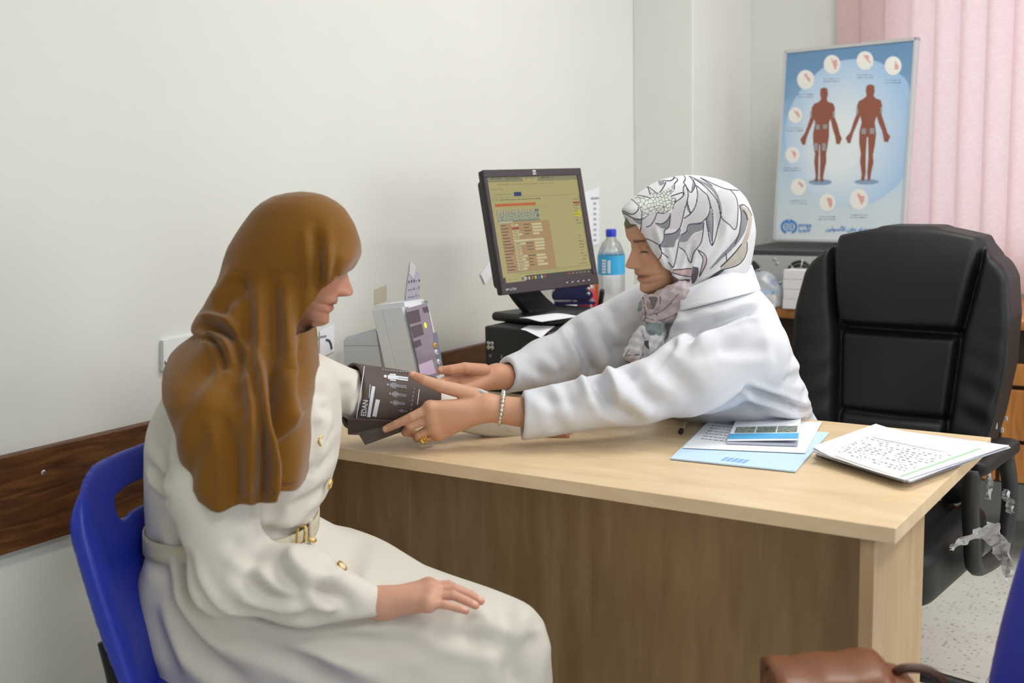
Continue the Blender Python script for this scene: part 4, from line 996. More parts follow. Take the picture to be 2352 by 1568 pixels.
def pipe_pts(s):
    out = []
    for z in np.linspace(0.55, 1.09, 30):
        hw = float(back_half(z)); lean = -0.235-0.16*(z-0.6)-0.10*max(z-0.95, 0); out.append((lean+0.058+0.4*hw*hw*0.9-0.004, s*(hw-0.006), z))
    return out
for s in (-1, 1): tube('piping', pipe_pts(s), 0.0045, 'black_leather', oc, 8)
def office_seat(x, y, z):
    out = smax(np.abs(x-0.03)-0.255, np.abs(y)-0.255, 0.08)
    top = z-(0.485-0.02*np.clip((x-0.1)/0.2, 0, 1)**2+0.012*np.clip(np.abs(y)/0.2, 0, 1)**2-0.012*np.exp(-((np.abs(y)-0.17)/0.012)**2))
    return smax(smax(top, 0.365-z, 0.03), out, 0.03)
Vc, Fc = surf_net(office_seat, (-0.26, -0.30, 0.34), (0.32, 0.30, 0.53), 0.008); np_obj('seat', Vc, Fc, 'black_leather', oc)
for s in (-1, 1):
    arm = np_obj('armrest', *surf_net(lambda x, y, z: smax(smax(np.abs(x+0.02)-0.15, np.abs(y-s*0.30)-0.032, 0.03), np.abs(z-0.668+0.05*np.clip(-x-0.05, 0, 1)**2)-0.018, 0.015), (-0.2, s*0.30-0.05, 0.63), (0.16, s*0.30+0.05, 0.71), 0.007), 'black_leather', oc)
    bm = bmesh.new(); pr = smooth_pts([(0.12, 0.665), (0.125, 0.60), (0.10, 0.50), (0.06, 0.42), (-0.14, 0.40), (-0.19, 0.45), (-0.20, 0.55), (-0.15, 0.645)], 5)
    add_tube(bm, [(x, s*0.298, z) for x, z in pr], [0.02]*len(pr), 10); bm_obj('arm_frame', bm, 'black_side', arm, smooth=True)
mat('dark_metal', (40, 40, 42), rough=0.35, metal=0.7)
bm = bmesh.new(); add_lathe(bm, [(0.0, 0.36), (0.06, 0.36), (0.05, 0.31), (0.026, 0.30), (0.026, 0.12), (0.045, 0.11), (0.045, 0.07), (0, 0.07)], 20); bm_obj('gas_column', bm, 'dark_metal', oc, smooth=True)
for k in range(5):
    a = 2*PI*k/5+0.56
    lg = tube('base_leg', [(0.03*math.cos(a), 0.03*math.sin(a), 0.10), (0.30*math.cos(a), 0.30*math.sin(a), 0.065)], [0.022, 0.014], 'black_plastic', oc)
    bm = bmesh.new(); add_lathe(bm, [(0, -0.012), (0.026, -0.012), (0.028, 0), (0.026, 0.012), (0, 0.012)], 16); bm_obj('castor', bm, 'black_plastic', lg, (0.30*math.cos(a), 0.30*math.sin(a), 0.028), (PI/2, 0, a), smooth=True)
# scuffs on the side edge and torn protective film hanging from the seat and arm
bm = bmesh.new()
for (x, z, h) in ((-0.215, 0.70, 0.02), (-0.20, 0.655, 0.03), (-0.3, 0.67, 0.012), (-0.305, 0.70, 0.01)):
    yy = float(back_half(z))+0.001; add_box(bm, (x-0.003, yy-0.006, z-h/2), (x+0.003, yy+0.0005, z+h/2), 0.001)
bm_obj('scuff', bm, 'wear_white', oc)
def ribbon(name, pts, w, parent, mt, seed=0, edge=(0, 0, 1)):
    P_ = smooth_pts(pts, 8); rs = random.Random(seed); V = []; Fs = []; n = 5
    for i, p in enumerate(P_):
        t = i/(len(P_)-1); ww = w*(0.55+0.6*math.sin(t*PI)+rs.uniform(-0.12, 0.12))
        for k in range(n): a = k/(n-1)-0.5; V.append((p[0]+edge[0]*a*ww+rs.uniform(-.002, .002), p[1]+edge[1]*a*ww+0.006*math.sin(k*2.2+i*0.7), p[2]+edge[2]*a*ww+rs.uniform(-.004, .004)))
    for i in range(len(P_)-1):
        for k in range(n-1): q = i*n+k; Fs.append((q, q+1, q+n+1, q+n))
    return np_obj(name, np.array(V), Fs, mt, parent)
def loc_of(u, v, t):
    q = Q(u, v, t); w_ = stage_to_world(q)-np.array(oc.location); c, s = math.cos(-HEAD), math.sin(-HEAD)
    return (c*w_[0]-s*w_[1], s*w_[0]+c*w_[1], w_[2])
ribbon('torn_film', [loc_of(u, v, 2.50) for u, v in ((2185, 1255), (2215, 1240), (2245, 1225), (2270, 1218), (2295, 1250), (2312, 1290), (2318, 1325))], 0.055, oc, 'torn_film', 3, edge=(0.4, 0.5, 0.75))
ribbon('torn_film', [loc_of(u, v, 2.58) for u, v in ((2308, 1125), (2316, 1150), (2322, 1178))], 0.03, oc, 'torn_film', 5, edge=(0.7, 0.7, 0.1))
ribbon('torn_film', [loc_of(u, v, 2.58) for u, v in ((2268, 1070), (2272, 1110), (2270, 1150))], 0.014, oc, 'torn_film', 6, edge=(0.7, 0.7, 0.1))

# ================================================================== brown handbag on the chair nearest the viewer
mat('brown_leather', (116, 66, 33), rough=0.4, noise=0.12, nscale=30, bump=0.15, bscale=300); mat('dark_leather', (70, 40, 24), rough=0.45, bump=0.1, bscale=300)
bgc = Q(1932, 1528, 1.62); bw = stage_to_world(bgc)
hb = thing('handbag', (bw[0], bw[1], 0.446), 'brown leather handbag with a flap and strap in the foreground', 'handbag', rz=RZ)
hh = bgc[2]-0.446
def hb_f(x, y, z): return smax(smax(np.abs(x)-0.105-0.02*(1-z/hh), np.abs(y)-0.055-0.02*(1-z/hh), 0.03), np.abs(z-hh*0.47)-hh*0.47, 0.03)
np_obj('bag_body', *surf_net(hb_f, (-0.15, -0.10, -0.02), (0.15, 0.10, hh+0.02), 0.008), 'brown_leather', hb)
bm = bmesh.new(); n = 10
prof_ = [(0.062, hh*0.72), (0.06, hh*0.93), (0.03, hh*0.985), (-0.02, hh*1.0), (-0.06, hh*0.95), (-0.078, hh*0.80), (-0.082, hh*0.5)]
prof_ = smooth_pts(prof_, 4); rows = []
for i, (y, z) in enumerate(prof_): rows.append([bm.verts.new((-0.105+0.165*k/n, y, z+0.012*(k/n)+0.002*math.sin(k*1.7))) for k in range(n+1)])
for A, B in zip(rows, rows[1:]):
    for k in range(n): bm.faces.new((A[k], A[k+1], B[k+1], B[k]))
fl_ = bm_obj('flap', bm, 'brown_leather', hb, smooth=True); md = fl_.modifiers.new('thick', 'SOLIDIFY'); md.thickness = 0.006
tube('strap', smooth_pts([(0.07, 0.0, hh*0.86), (0.085, -0.01, hh*0.985), (0.125, -0.015, hh*0.97), (0.15, -0.015, hh*0.80), (0.15, -0.01, hh*0.45)], 6), 0.007, 'dark_leather', hb, 10)
# ================================================================== people
SKIN = np.array(srgb(202, 154, 126)[:3]); SKIN_D = np.array(srgb(192, 136, 112)[:3])
vcol_mat('skin', rough=0.48, spec=0.4, sss=0.12, bump=0.06, bscale=1400)
mat('cream_coat', (216, 211, 203), rough=0.85, spec=0.15, bump=0.05, bscale=1600)
mat('white_coat', (210, 212, 220), rough=0.8, spec=0.15, bump=0.05, bscale=1600)
mat('brown_scarf', (122, 80, 20), rough=0.8, spec=0.15, sheen=0.25, bump=0.08, bscale=1500)
mat('belt_cream', (204, 196, 172), rough=0.5); mat('gold', (212, 176, 96), rough=0.3, metal=0.9); mat('silver', (225, 225, 220), rough=0.22, metal=0.9)
mat('button_pearl', (235, 228, 214), rough=0.25); mat('button_black', (30, 28, 30), rough=0.3)
mat('dark_cloth', (38, 38, 44), rough=0.85); mat('shoe_black', (24, 22, 22), rough=0.4); mat('lash', (24, 18, 16), rough=0.7); mat('olive_cloth', (104, 98, 72), rough=0.8)

def local(V, base): return np.asarray(V)-np.array(base)
def merge(parts):
    Vs = []; Fs = []; Cs = []; n = 0
    for V, Fq, c in parts:
        Vs.append(V); Fs.append(Fq+n); Cs.append(np.broadcast_to(c, (len(V), 3))); n += len(V)
    return np.concatenate(Vs), np.concatenate(Fs), np.concatenate(Cs)

# ---------------------------------------------------------------- a head with a face, in its own axes (x forward, y to its left, z up)
_hz = [-0.122, -0.114, -0.108, -0.100, -0.090, -0.083, -0.076, -0.070, -0.066, -0.061, -0.055, -0.047, -0.040, -0.02, 0.0, 0.010, 0.020, 0.030, 0.05, 0.075, 0.092, 0.103, 0.110]
_hf = [0.045, 0.066, 0.078, 0.0855, 0.0835, 0.0805, 0.0855, 0.0865, 0.0820, 0.0885, 0.0890, 0.0845, 0.083, 0.082, 0.0805, 0.082, 0.088, 0.0905, 0.090, 0.078, 0.056, 0.032, 0.006]
_hb = [-0.02, -0.012, -0.006, 0.0, 0.012, 0.02, 0.028, 0.036, 0.040, 0.046, 0.055, 0.066, 0.074, 0.086, 0.094, 0.096, 0.099, 0.100, 0.100, 0.088, 0.066, 0.038, 0.006]
_hw = [0.012, 0.024, 0.032, 0.041, 0.049, 0.053, 0.056, 0.058, 0.059, 0.0605, 0.062, 0.064, 0.0655, 0.068, 0.069, 0.0695, 0.070, 0.071, 0.072, 0.066, 0.050, 0.030, 0.006]
HF, HB_, HWd = prof(_hz, _hf, sm=4), prof(_hz, _hb, sm=10), prof(_hz, _hw, sm=8)
_nz = [-0.049, -0.045, -0.041, -0.036, -0.031, -0.024, -0.015, -0.005, 0.005, 0.014, 0.022]
NB = prof(_nz, [0.0, 0.012, 0.023, 0.0285, 0.0285, 0.024, 0.0175, 0.0115, 0.0075, 0.004, 0.0], sm=5)
NWd = prof([-0.05, -0.040, -0.030, -0.015, 0.01, 0.03], [0.0155, 0.0150, 0.0125, 0.0088, 0.0078, 0.009], sm=5)
def face_f(x, y, z):
    zc = np.clip(z, -0.122, 0.110); ay = np.abs(y)
    F_ = HF(zc); B_ = HB_(zc); W_ = HWd(zc)
    nb = np.where((zc > -0.049) & (zc < 0.022), NB(zc), 0.0)*np.exp(-(ay/NWd(zc))**2.2)
    wing = 0.0075*np.exp(-((ay-0.0125)/0.006)**2-((z+0.039)/0.0065)**2)                      # nostril wings
    sock = -0.0085*np.exp(-((ay-0.030)/0.017)**2-((z-0.002)/0.0125)**2)                      # eye sockets
    cheek = 0.0045*np.exp(-((ay-0.043)/0.018)**2-((z+0.026)/0.02)**2)
    lipw = -0.0045*np.exp(-((ay-0.026)/0.008)**2-((z+0.066)/0.008)**2)                       # mouth corners
    xs = x-(nb+wing+sock+cheek+lipw)*np.clip(x/0.04, 0, 1)
    c = 0.012; n = 2.25
    a = np.where(xs > c, np.maximum(F_-c, 0.004), np.maximum(B_+c, 0.004))
    q = (np.abs(xs-c)/a)**n+(ay/np.maximum(W_, 0.004))**n
    f = (q**(1/n)-1)*np.minimum(a, W_)
    f = smax(f, np.abs(z+0.006)-0.116, 0.006)
    # closed upper lids
    f = smin(f, ellip(x, ay, z, (0.0615, 0.0305, 0.001), (0.0155, 0.0150, 0.0125)), 0.004)
    # ear
    f = smin(f, ellip(x, ay, z, (-0.012, 0.072, -0.012), (0.014, 0.007, 0.028)), 0.006)
    return f
class Head:
    def __init__(s, c, yaw, pitch, facing):
        s.c = np.array(c); cy, sy, cp, sp = math.cos(yaw), math.sin(yaw), math.cos(pitch), math.sin(pitch)
        f = np.array([facing*cy*cp, sy*cp, -sp]); up = np.array([facing*cy*sp, sy*sp, cp]); l = np.cross(up, f)
        s.R = np.array([f, l, up])
    def loc(s, x, y, z):
        dx, dy, dz = x-s.c[0], y-s.c[1], z-s.c[2]
        return [s.R[i][0]*dx+s.R[i][1]*dy+s.R[i][2]*dz for i in range(3)]
    def world(s, p): return s.c+np.asarray(p) @ s.R
    def f(s, x, y, z): return face_f(*s.loc(x, y, z))
def head_colors(h, V, base):
    x, y, z = h.loc(*V.T); ay = np.abs(y); C_ = np.tile(base, (len(V), 1))
    front = np.clip((x-0.03)/0.02, 0, 1)
    C_ *= (1+0.04*vnoise(V, 60, 3))[:, None]
    blush = front*np.exp(-((ay-0.045)/0.02)**2-((z+0.03)/0.02)**2); C_ = C_*(1-0.25*blush[:, None])+np.array(srgb(206, 128, 104)[:3])*0.25*blush[:, None]
    lipm = front*np.clip(1-(ay/0.0265)**2, 0, 1)**0.5*np.exp(-((z+0.066)/0.0085)**4); C_ = C_*(1-0.75*lipm[:, None])+np.array(srgb(150, 74, 66)[:3])*0.75*lipm[:, None]
    mouth = front*np.clip(1-(ay/0.025)**2, 0, 1)*np.exp(-((z+0.0655)/0.0014)**2); C_ *= (1-0.6*mouth)[:, None]
    bz_ = 0.0185+0.10*(ay-0.012)-2.2*(ay-0.012)**2
    brow = front*np.exp(-((z-bz_)/0.0039)**2)*np.clip((ay-0.008)/0.006, 0, 1)*np.clip((0.053-ay)/0.008, 0, 1); C_ = C_*(1-0.9*brow[:, None])+np.array(srgb(44, 30, 24)[:3])*0.9*brow[:, None]
    lz = -0.0065-2.0*(ay-0.031)**2*8
    lash = front*np.exp(-((z-lz)/0.0024)**2)*np.clip(1-((ay-0.032)/0.017)**2, 0, 1)*(ay > 0.012); C_ = C_*(1-0.95*np.clip(lash*1.4, 0, 1)[:, None])+np.array(srgb(26, 18, 16)[:3])*0.95*np.clip(lash*1.4, 0, 1)[:, None]
    lid = front*np.exp(-((z-0.002)/0.007)**2-((ay-0.031)/0.016)**2); C_ *= (1-0.12*lid)[:, None]
    return np.clip(C_, 0, 1)

# ---------------------------------------------------------------- hands: chains of tapering joints, one per finger, grown out of one palm
def hand_f(wrist, fore, mcps, fingers, rw=0.026, rk=0.0125, thick=None):
    def f(x, y, z):
        d = rcone(x, y, z, fore, wrist, rw*1.08, rw)
        for k in mcps: d = smin(d, rcone(x, y, z, wrist, k, rw*0.78, rk), 0.014)
        for a, b_ in zip(mcps, mcps[1:]): d = smin(d, rcone(x, y, z, a, b_, rk, rk), 0.008)
        for ch, r0, r1 in fingers:
            n = len(ch)-1; g_ = None
            for i in range(n):
                ra = r0+(r1-r0)*i/n; rb = r0+(r1-r0)*(i+1)/n
                c_ = rcone(x, y, z, ch[i], ch[i+1], ra, rb); g_ = c_ if g_ is None else smin(g_, c_, 0.002)
            d = smin(d, g_, 0.005)
        return d
    return f
def hand_mesh(f, pts, h=0.0018, pad=0.035, base=SKIN, tips=(), cut=None):
    P_ = np.array(pts); V, Fq = surf_net(f, P_.min(0)-pad, P_.max(0)+pad, h, 2)
    C_ = np.tile(base, (len(V), 1))*(1+0.06*vnoise(V, 90, 5))[:, None]
    for (tip, d) in tips:      # paler, rosier finger ends and nails
        r = np.linalg.norm(V-np.array(tip), axis=1); m_ = np.exp(-(r/0.013)**2); C_ = C_*(1-0.45*m_[:, None])+np.array(srgb(214, 140, 118)[:3])*0.45*m_[:, None]
        n_ = np.array(d)/np.linalg.norm(d); c_ = np.array(tip)+n_*0.007; r2 = np.linalg.norm(V-c_, axis=1); m2 = np.clip((0.0062-r2)/0.0015, 0, 1); C_ = C_*(1-0.6*m2[:, None])+np.array(srgb(232, 188, 172)[:3])*0.6*m2[:, None]
    return V, Fq, np.clip(C_, 0, 1)

# ---------------------------------------------------------------- cloth lofted around a body by horizontal sections
def loft(rows, nth=220, nv=None, nfront=2.4, nback=2.2):
    """rows: (z, s_back, s_front, t_mid, half_t, exponent_front); resampled smoothly"""
    R_ = np.array(rows, float); k = np.arange(len(R_)); kk = np.linspace(0, len(R_)-1, nv or 8*len(R_))
    S = np.stack([np.interp(kk, k, R_[:, c]) for c in range(R_.shape[1])], 1)
    w = max(2, int(len(kk)/len(R_)*0.6)); ker = np.exp(-np.linspace(-2, 2, 2*w+1)**2); ker /= ker.sum()
    sm_ = np.stack([np.convolve(np.pad(S[:, c], w, mode='edge'), ker, mode='valid') for c in range(S.shape[1])], 1); sm_[0] = S[0]; sm_[-1] = S[-1]; S = sm_
    th = np.linspace(0, 2*PI, nth, endpoint=False); V = []
    for z, sb, sf, tm, hb, nf, *nb_ in S:
        c = (sb+sf)/2; a = (sf-sb)/2; co, si = np.cos(th), np.sin(th)
        n = np.where(co > 0, nf, nb_[0] if nb_ else nback)
        r = (np.abs(co)**n+np.abs(si)**n)**(-1/n)
        V.append(np.stack([c+a*r*co, tm+hb*r*si, np.full(nth, z)], 1))
    V = np.concatenate(V); n1 = len(S)
    i = np.arange(n1-1)[:, None]*nth; j = np.arange(nth)[None, :]; j2 = (j+1) % nth
    Fq = np.stack([(i+j).ravel(), (i+j2).ravel(), (i+nth+j2).ravel(), (i+nth+j).ravel()], 1)
    N = normals(V, Fq); c0 = V.mean(0)
    if ((V-c0)*N).sum() < 0: Fq = Fq[:, ::-1]
    return V, Fq
def face_opening(V, Fq, facing, z0, z1):
    """drop the cloth that would close over the face"""
    n = np.cross(V[Fq[:, 2]]-V[Fq[:, 0]], V[Fq[:, 3]]-V[Fq[:, 1]]); n /= np.maximum(np.linalg.norm(n, axis=1), 1e-12)[:, None]
    c = V[Fq].mean(1); return Fq[~((n[:, 0]*facing > 0.62) & (c[:, 2] > z0) & (c[:, 2] < z1))]
def zrow(v, ub, uf, t, tm, hb, nf):
    a = Q(ub, v, t); b_ = Q(uf, v, t); return ((a[2]+b_[2])/2, a[0], b_[0], tm, hb, nf)
def section_f(rows, n=2.3):
    """implicit body from (z, s_back, s_front, t_mid, half_t)"""
    R_ = np.array(rows, float); zs = R_[:, 0]
    pb, pf, pt, ph = [prof(zs, R_[:, k], sm=9) for k in (1, 2, 3, 4)]
    z0, z1 = zs.min(), zs.max()
    def f(x, y, z):
        zc = np.clip(z, z0, z1); b_, f_ = pb(zc), pf(zc); a = np.maximum(np.abs(f_-b_)/2, 0.01); c = (b_+f_)/2; h = np.maximum(ph(zc), 0.01)
        q = (np.abs((x-c)/a)**n+np.abs((y-pt(zc))/h)**n)**(1/n)
        return smax((q-1)*np.minimum(a, h), np.maximum(z-z1, z0-z), 0.03)
    return f

# ================================================================== the patient
BASE_A = np.array([-0.48, 2.15, 0.0])
pa = thing('person', W(*BASE_A[:2]), 'seated woman in a mustard brown headscarf and belted cream coat, arm held out', 'person', rz=RZ)
TA = 2.15
rowsA = []
for v, ub, uf, hb, tm in ((800, 500, 690, 0.08, TA), (830, 450, 750, 0.12, TA), (860, 405, 770, 0.15, TA), (900, 366, 782, 0.17, TA), (960, 338, 787, 0.18, TA), (1000, 330, 787, 0.185, TA), (1060, 327, 781, 0.18, TA), (1120, 327, 766, 0.17, TA), (1155, 328, 752, 0.165, TA), (1185, 331, 728, 0.16, TA), (1212, 331, 728, 0.16, TA), (1240, 322, 748, 0.175, TA), (1275, 310, 806, 0.19, TA), (1320, 302, 900, 0.20, TA), (1360, 298, 1010, 0.205, TA), (1392, 298, 1150, 0.21, TA), (1415, 300, 1222, 0.21, TA), (1450, 305, 1252, 0.21, TA), (1500, 315, 1263, 0.21, TA), (1568, 330, 1270, 0.21, TA), (1750, 345, 1276, 0.215, TA), (1950, 340, 1280, 0.22, TA)):
    a = Q(ub, v, TA-0.05 if v < 1240 else TA-0.10); b_ = Q(uf, v, TA-0.08 if v > 1300 else TA+0.04); rowsA.append(((a[2]+b_[2])/2, a[0], b_[0], tm, hb))
_bodyA = section_f(rowsA, 2.5)
def bodyA(x, y, z):
    # the lap narrows towards the knees, which are held together
    g_ = 1.0*np.clip((x+0.34)/0.36, 0, 1)*np.clip((0.66-z)/0.06, 0, 1)
    return _bodyA(x, np.where(y > 2.0, 2.0+(y-2.0)*(1+g_), y), z)
shR, elR, cuR = Q(482, 905, 2.005), Q(535, 1318, 1.935), Q(862, 1384, 1.95)
mdR = Q(480, 1120, 1.955)
f1R = Q(690, 1336, 1.925)
shL, cfL, elL, wrL = Q(690, 868, 2.39), Q(808, 906, 2.505), Q(1008, 938, 2.60), Q(1195, 984, 2.66)
def armR(x, y, z):
    d = smin(rcone(x, y, z, shR, mdR, 0.060, 0.066), rcone(x, y, z, mdR, elR, 0.068, 0.066), 0.02)
    d = smin(d, rcone(x, y, z, elR, f1R, 0.064, 0.058), 0.03)
    return smin(d, rcone(x, y, z, f1R, cuR, 0.056, 0.027), 0.03)
def armL(x, y, z):
    d = smin(rcone(x, y, z, shL, cfL, 0.062, 0.052), rcone(x, y, z, cfL, elL, 0.052, 0.042), 0.010)
    return smin(d, rcone(x, y, z, elL, wrL, 0.042, 0.033), 0.02)
shoulders = lambda x, y, z: rcone(x, y, z, Q(560, 890, 2.04), Q(610, 880, 2.28), 0.06, 0.062)
def coatA(x, y, z):
    d = smin(bodyA(x, y, z), shoulders(x, y, z), 0.05)
    d = smin(d, armL(x, y, z), 0.03)
    return smin(d, armR(x, y, z), 0.010)
lo = np.array([-0.80, 1.82, 0.12]); hi = np.array([0.14, 2.74, 1.14])
V, Fq = surf_net(coatA, lo, hi, 0.0062, 2)
foldsA = [
 ([(450, 1255), (475, 1310), (530, 1380), (595, 1402), (715, 1424), (860, 1418)], 1.95, 0.010, -0.016),
 ([(640, 1275), (700, 1318), (770, 1340)], 1.93, 0.012, -0.010), ([(570, 1290), (640, 1338), (720, 1352), (800, 1352)], 1.93, 0.011, -0.011),
 ([(540, 1220), (600, 1262), (660, 1270)], 1.93, 0.012, -0.009), ([(600, 1372), (700, 1386), (800, 1384)], 1.93, 0.012, -0.008),
 ([(660, 1250), (720, 1290), (790, 1320)], 1.93, 0.012, 0.009), ([(560, 1330), (620, 1362), (700, 1368)], 1.93, 0.012, 0.008), ([(615, 1180), (600, 1250), (575, 1300)], 1.92, 0.013, -0.008),
 ([(400, 1262), (450, 1352), (560, 1432), (690, 1500), (770, 1545)], 1.95, 0.020, -0.017), ([(352, 1290), (385, 1400), (460, 1500), (570, 1580)], 1.95, 0.022, -0.016),
 ([(440, 1290), (520, 1402), (660, 1470), (800, 1520), (900, 1560)], 1.95, 0.020, 0.014), ([(560, 1405), (700, 1450), (860, 1472), (980, 1478)], 1.95, 0.018, -0.012),
 ([(330, 1350), (345, 1450), (390, 1568)], 1.96, 0.018, -0.012), ([(365, 1250), (400, 1330), (430, 1420), (520, 1520)], 1.95, 0.018, 0.012),
 ([(985, 1440), (1060, 1470), (1150, 1500)], 1.95, 0.016, -0.010), ([(1150, 1415), (1165, 1490), (1160, 1580)], 1.97, 0.018, -0.010), ([(1090, 1400), (1110, 1440), (1180, 1480)], 1.97, 0.015, 0.008),
 ([(1230, 1480), (1200, 1540), (1180, 1600)], 1.97, 0.02, -0.012),
 ([(334, 1075), (365, 1105), (400, 1135)], 1.98, 0.010, -0.010), ([(332, 1110), (370, 1125), (410, 1150)], 1.98, 0.010, 0.007), ([(340, 1000), (360, 1040), (400, 1070)], 1.98, 0.012, -0.006),
 ([(700, 1090), (735, 1075), (765, 1040)], 2.02, 0.011, -0.006), ([(660, 1165), (710, 1150), (752, 1140)], 2.03, 0.012, -0.008), ([(712, 960), (735, 985), (730, 1060), (700, 1140)], 2.01, 0.008, 0.006),
 ([(745, 830), (770, 870), (782, 930), (786, 990)], 2.1, 0.008, -0.010), ([(775, 840), (800, 900), (795, 960)], 2.3, 0.008, -0.010), ([(790, 845), (806, 880), (804, 930)], 2.36, 0.006, 0.006), ([(770, 1240), (800, 1275), (840, 1300)], 2.1, 0.012, -0.010), ([(735, 1240), (760, 1290), (800, 1330)], 2.05, 0.012, 0.008)]
V = fold(V, Fq, foldsA); N = normals(V, Fq); V = V+N*(0.0012*vnoise(V, 20, 8, 2))[:, None]
cA = np_obj('coat', local(V, BASE_A), Fq, 'cream_coat', pa); cA['label'] = 'cream belted trench coat'
# belt with buckle
BR = []
for v in (1192, 1234): a, b_ = Q(329, v, TA-0.05), Q(730, v, TA+0.04); BR.append(((a[2]+b_[2])/2, a[0]-0.004, b_[0]+0.006, TA, 0.170, 2.5))
Vb, Fb = loft(BR, 160, 4, nback=2.5); ob = np_obj('belt', local(Vb, BASE_A), Fb, 'belt_cream', pa); md = ob.modifiers.new('thick', 'SOLIDIFY'); md.thickness = 0.004
def on_body(f, u, v, t0, t1):
    """first point of a body met along one line of the profile frame"""
    d = [Q(u, v, t) for t in np.linspace(t0, t1, 160)]; vals = f(*np.array(d).T); i = int(np.argmax(vals < 0)); return d[i] if (vals < 0).any() else d[-1]
def surf_frame(f, p):
    e = 0.002; g_ = np.array([f(p[0]+e, p[1], p[2])-f(p[0]-e, p[1], p[2]), f(p[0], p[1]+e, p[2])-f(p[0], p[1]-e, p[2]), f(p[0], p[1], p[2]+e)-f(p[0], p[1], p[2]-e)], float); g_ /= np.linalg.norm(g_)
    n_ = Vector(g_); u_ = Vector((0, 0, 1)); u_ = (u_-n_*u_.dot(n_)).normalized(); x_ = u_.cross(n_)
    return Matrix((x_, u_, n_)).transposed().to_euler(), g_
for (u, v) in ((733, 1012), (752, 1110), (781, 1304), (1098, 1392), (712, 1240)):
    p = on_body(coatA, u, v, 1.8, 2.4); r_, n_ = surf_frame(coatA, p); p = p+n_*0.004-BASE_A
    bm = bmesh.new(); add_lathe(bm, [(0.0105, 0), (0.0105, 0.003), (0.0085, 0.0042), (0.0072, 0.0035), (0.0072, 0.001)], 20); bo = bm_obj('button', bm, 'gold', pa, tuple(p), r_, smooth=True)
    bm = bmesh.new(); add_lathe(bm, [(0.0072, 0.002), (0.005, 0.0035), (0, 0.004)], 20); bm_obj('button_centre', bm, 'button_pearl', bo, smooth=True)
p = on_body(bodyA, 672, 1222, 1.8, 2.4); r_, n_ = surf_frame(bodyA, p)
bm = bmesh.new(); rr_ = [(-0.011, -0.016), (0.011, -0.016), (0.011, 0.016), (-0.011, 0.016)]; add_tube(bm, [(x, y, 0.019) for x, y in rr_], 0.0026, 8, closed=True); bm_obj('buckle', bm, 'gold', ob, tuple(p-BASE_A), r_)
p = on_body(bodyA, 700, 1216, 1.8, 2.4); r_, n_ = surf_frame(bodyA, p)
bm = bmesh.new(); add_box(bm, (-0.006, -0.021, 0.010), (0.006, 0.021, 0.0155), 0.002); bm_obj('belt_loop', bm, 'belt_cream', ob, tuple(p-BASE_A), r_)
# head, hands, hidden body: one mesh
hA = Head(Q(690, 590, TA), math.radians(8), math.radians(20), 1)
neckA = lambda x, y, z: rcone(x, y, z, hA.c+np.array([-0.03, 0, -0.03]), Q(600, 850, TA), 0.054, 0.06)
hf = lambda x, y, z: smin(hA.f(x, y, z), neckA(x, y, z), 0.025)
Vh, Fh = surf_net(hf, hA.c-np.array([0.16, 0.12, 0.24]), hA.c+np.array([0.16, 0.12, 0.14]), 0.0024, 2)
Ch = head_colors(hA, Vh, SKIN_D*0.92)
wr = Q(880, 1385, 1.952)
mc_ = [Q(984, 1346, 1.985), Q(990, 1354, 1.964), Q(992, 1368, 1.943), Q(984, 1385, 1.925)]
fg = [([mc_[0], Q(1030, 1344, 1.99), Q(1062, 1358, 1.992), Q(1084, 1372, 1.992)], 0.0095, 0.0072),
      ([mc_[1], Q(1044, 1352, 1.965), Q(1080, 1366, 1.965), Q(1104, 1380, 1.965)], 0.0098, 0.0072),
      ([mc_[2], Q(1040, 1366, 1.942), Q(1070, 1379, 1.942), Q(1092, 1390, 1.942)], 0.0094, 0.007),
      ([mc_[3], Q(1022, 1388, 1.923), Q(1050, 1396, 1.923), Q(1070, 1402, 1.923)], 0.0082, 0.0062),
      ([Q(905, 1385, 1.99), Q(945, 1372, 2.012), Q(985, 1372, 2.02), Q(1012, 1384, 2.02)], 0.013, 0.0085)]
fR = hand_f(wr, Q(790, 1375, 1.95), mc_, fg, rw=0.0275, rk=0.0150)
HR = hand_mesh(fR, [Q(840, 1380, 1.95), *[c for ch in fg for c in ch[0]], wr], base=np.array(srgb(206, 156, 134)[:3]), tips=[(fg[k][0][-1], (0, -0.3, 1)) for k in range(4)])
wl = Q(1215, 985, 2.66); ml = [Q(1300, 985+k*6, 2.70-0.022*k) for k in range(4)]
fgl = [([ml[k], ml[k]+np.array([0.035, 0, -0.004]), ml[k]+np.array([0.06, 0, -0.012])], 0.009, 0.007) for k in range(4)]+[([wl, Q(1262, 995, 2.61), Q(1300, 1000, 2.60)], 0.012, 0.0085)]
fL = hand_f(wl, Q(1140, 980, 2.65), ml, fgl, rw=0.024, rk=0.0115)
HL = hand_mesh(fL, [wl, *[c for ch in fgl for c in ch[0]]], h=0.003, base=SKIN_D)
legs = lambda x, y, z: smin(rcone(x, y, z, np.array([-0.06, 2.07, 0.42]), np.array([-0.08, 2.07, 0.07]), 0.045, 0.036), rcone(x, y, z, np.array([-0.06, 2.24, 0.42]), np.array([-0.08, 2.24, 0.07]), 0.045, 0.036), 0.005)
Vi, Fi = surf_net(lambda x, y, z: smin(smax(coatA(x, y, z)+0.05, 0.30-z, 0.02), legs(x, y, z), 0.02), lo-np.array([0, 0, 0.1]), hi, 0.02, 1)
Vm, Fm, Cm = merge([(Vh, Fh, Ch), HR, HL, (Vi, Fi, SKIN_D)])
np_obj('body', local(Vm, BASE_A), Fm, 'skin', pa, colors=Cm)
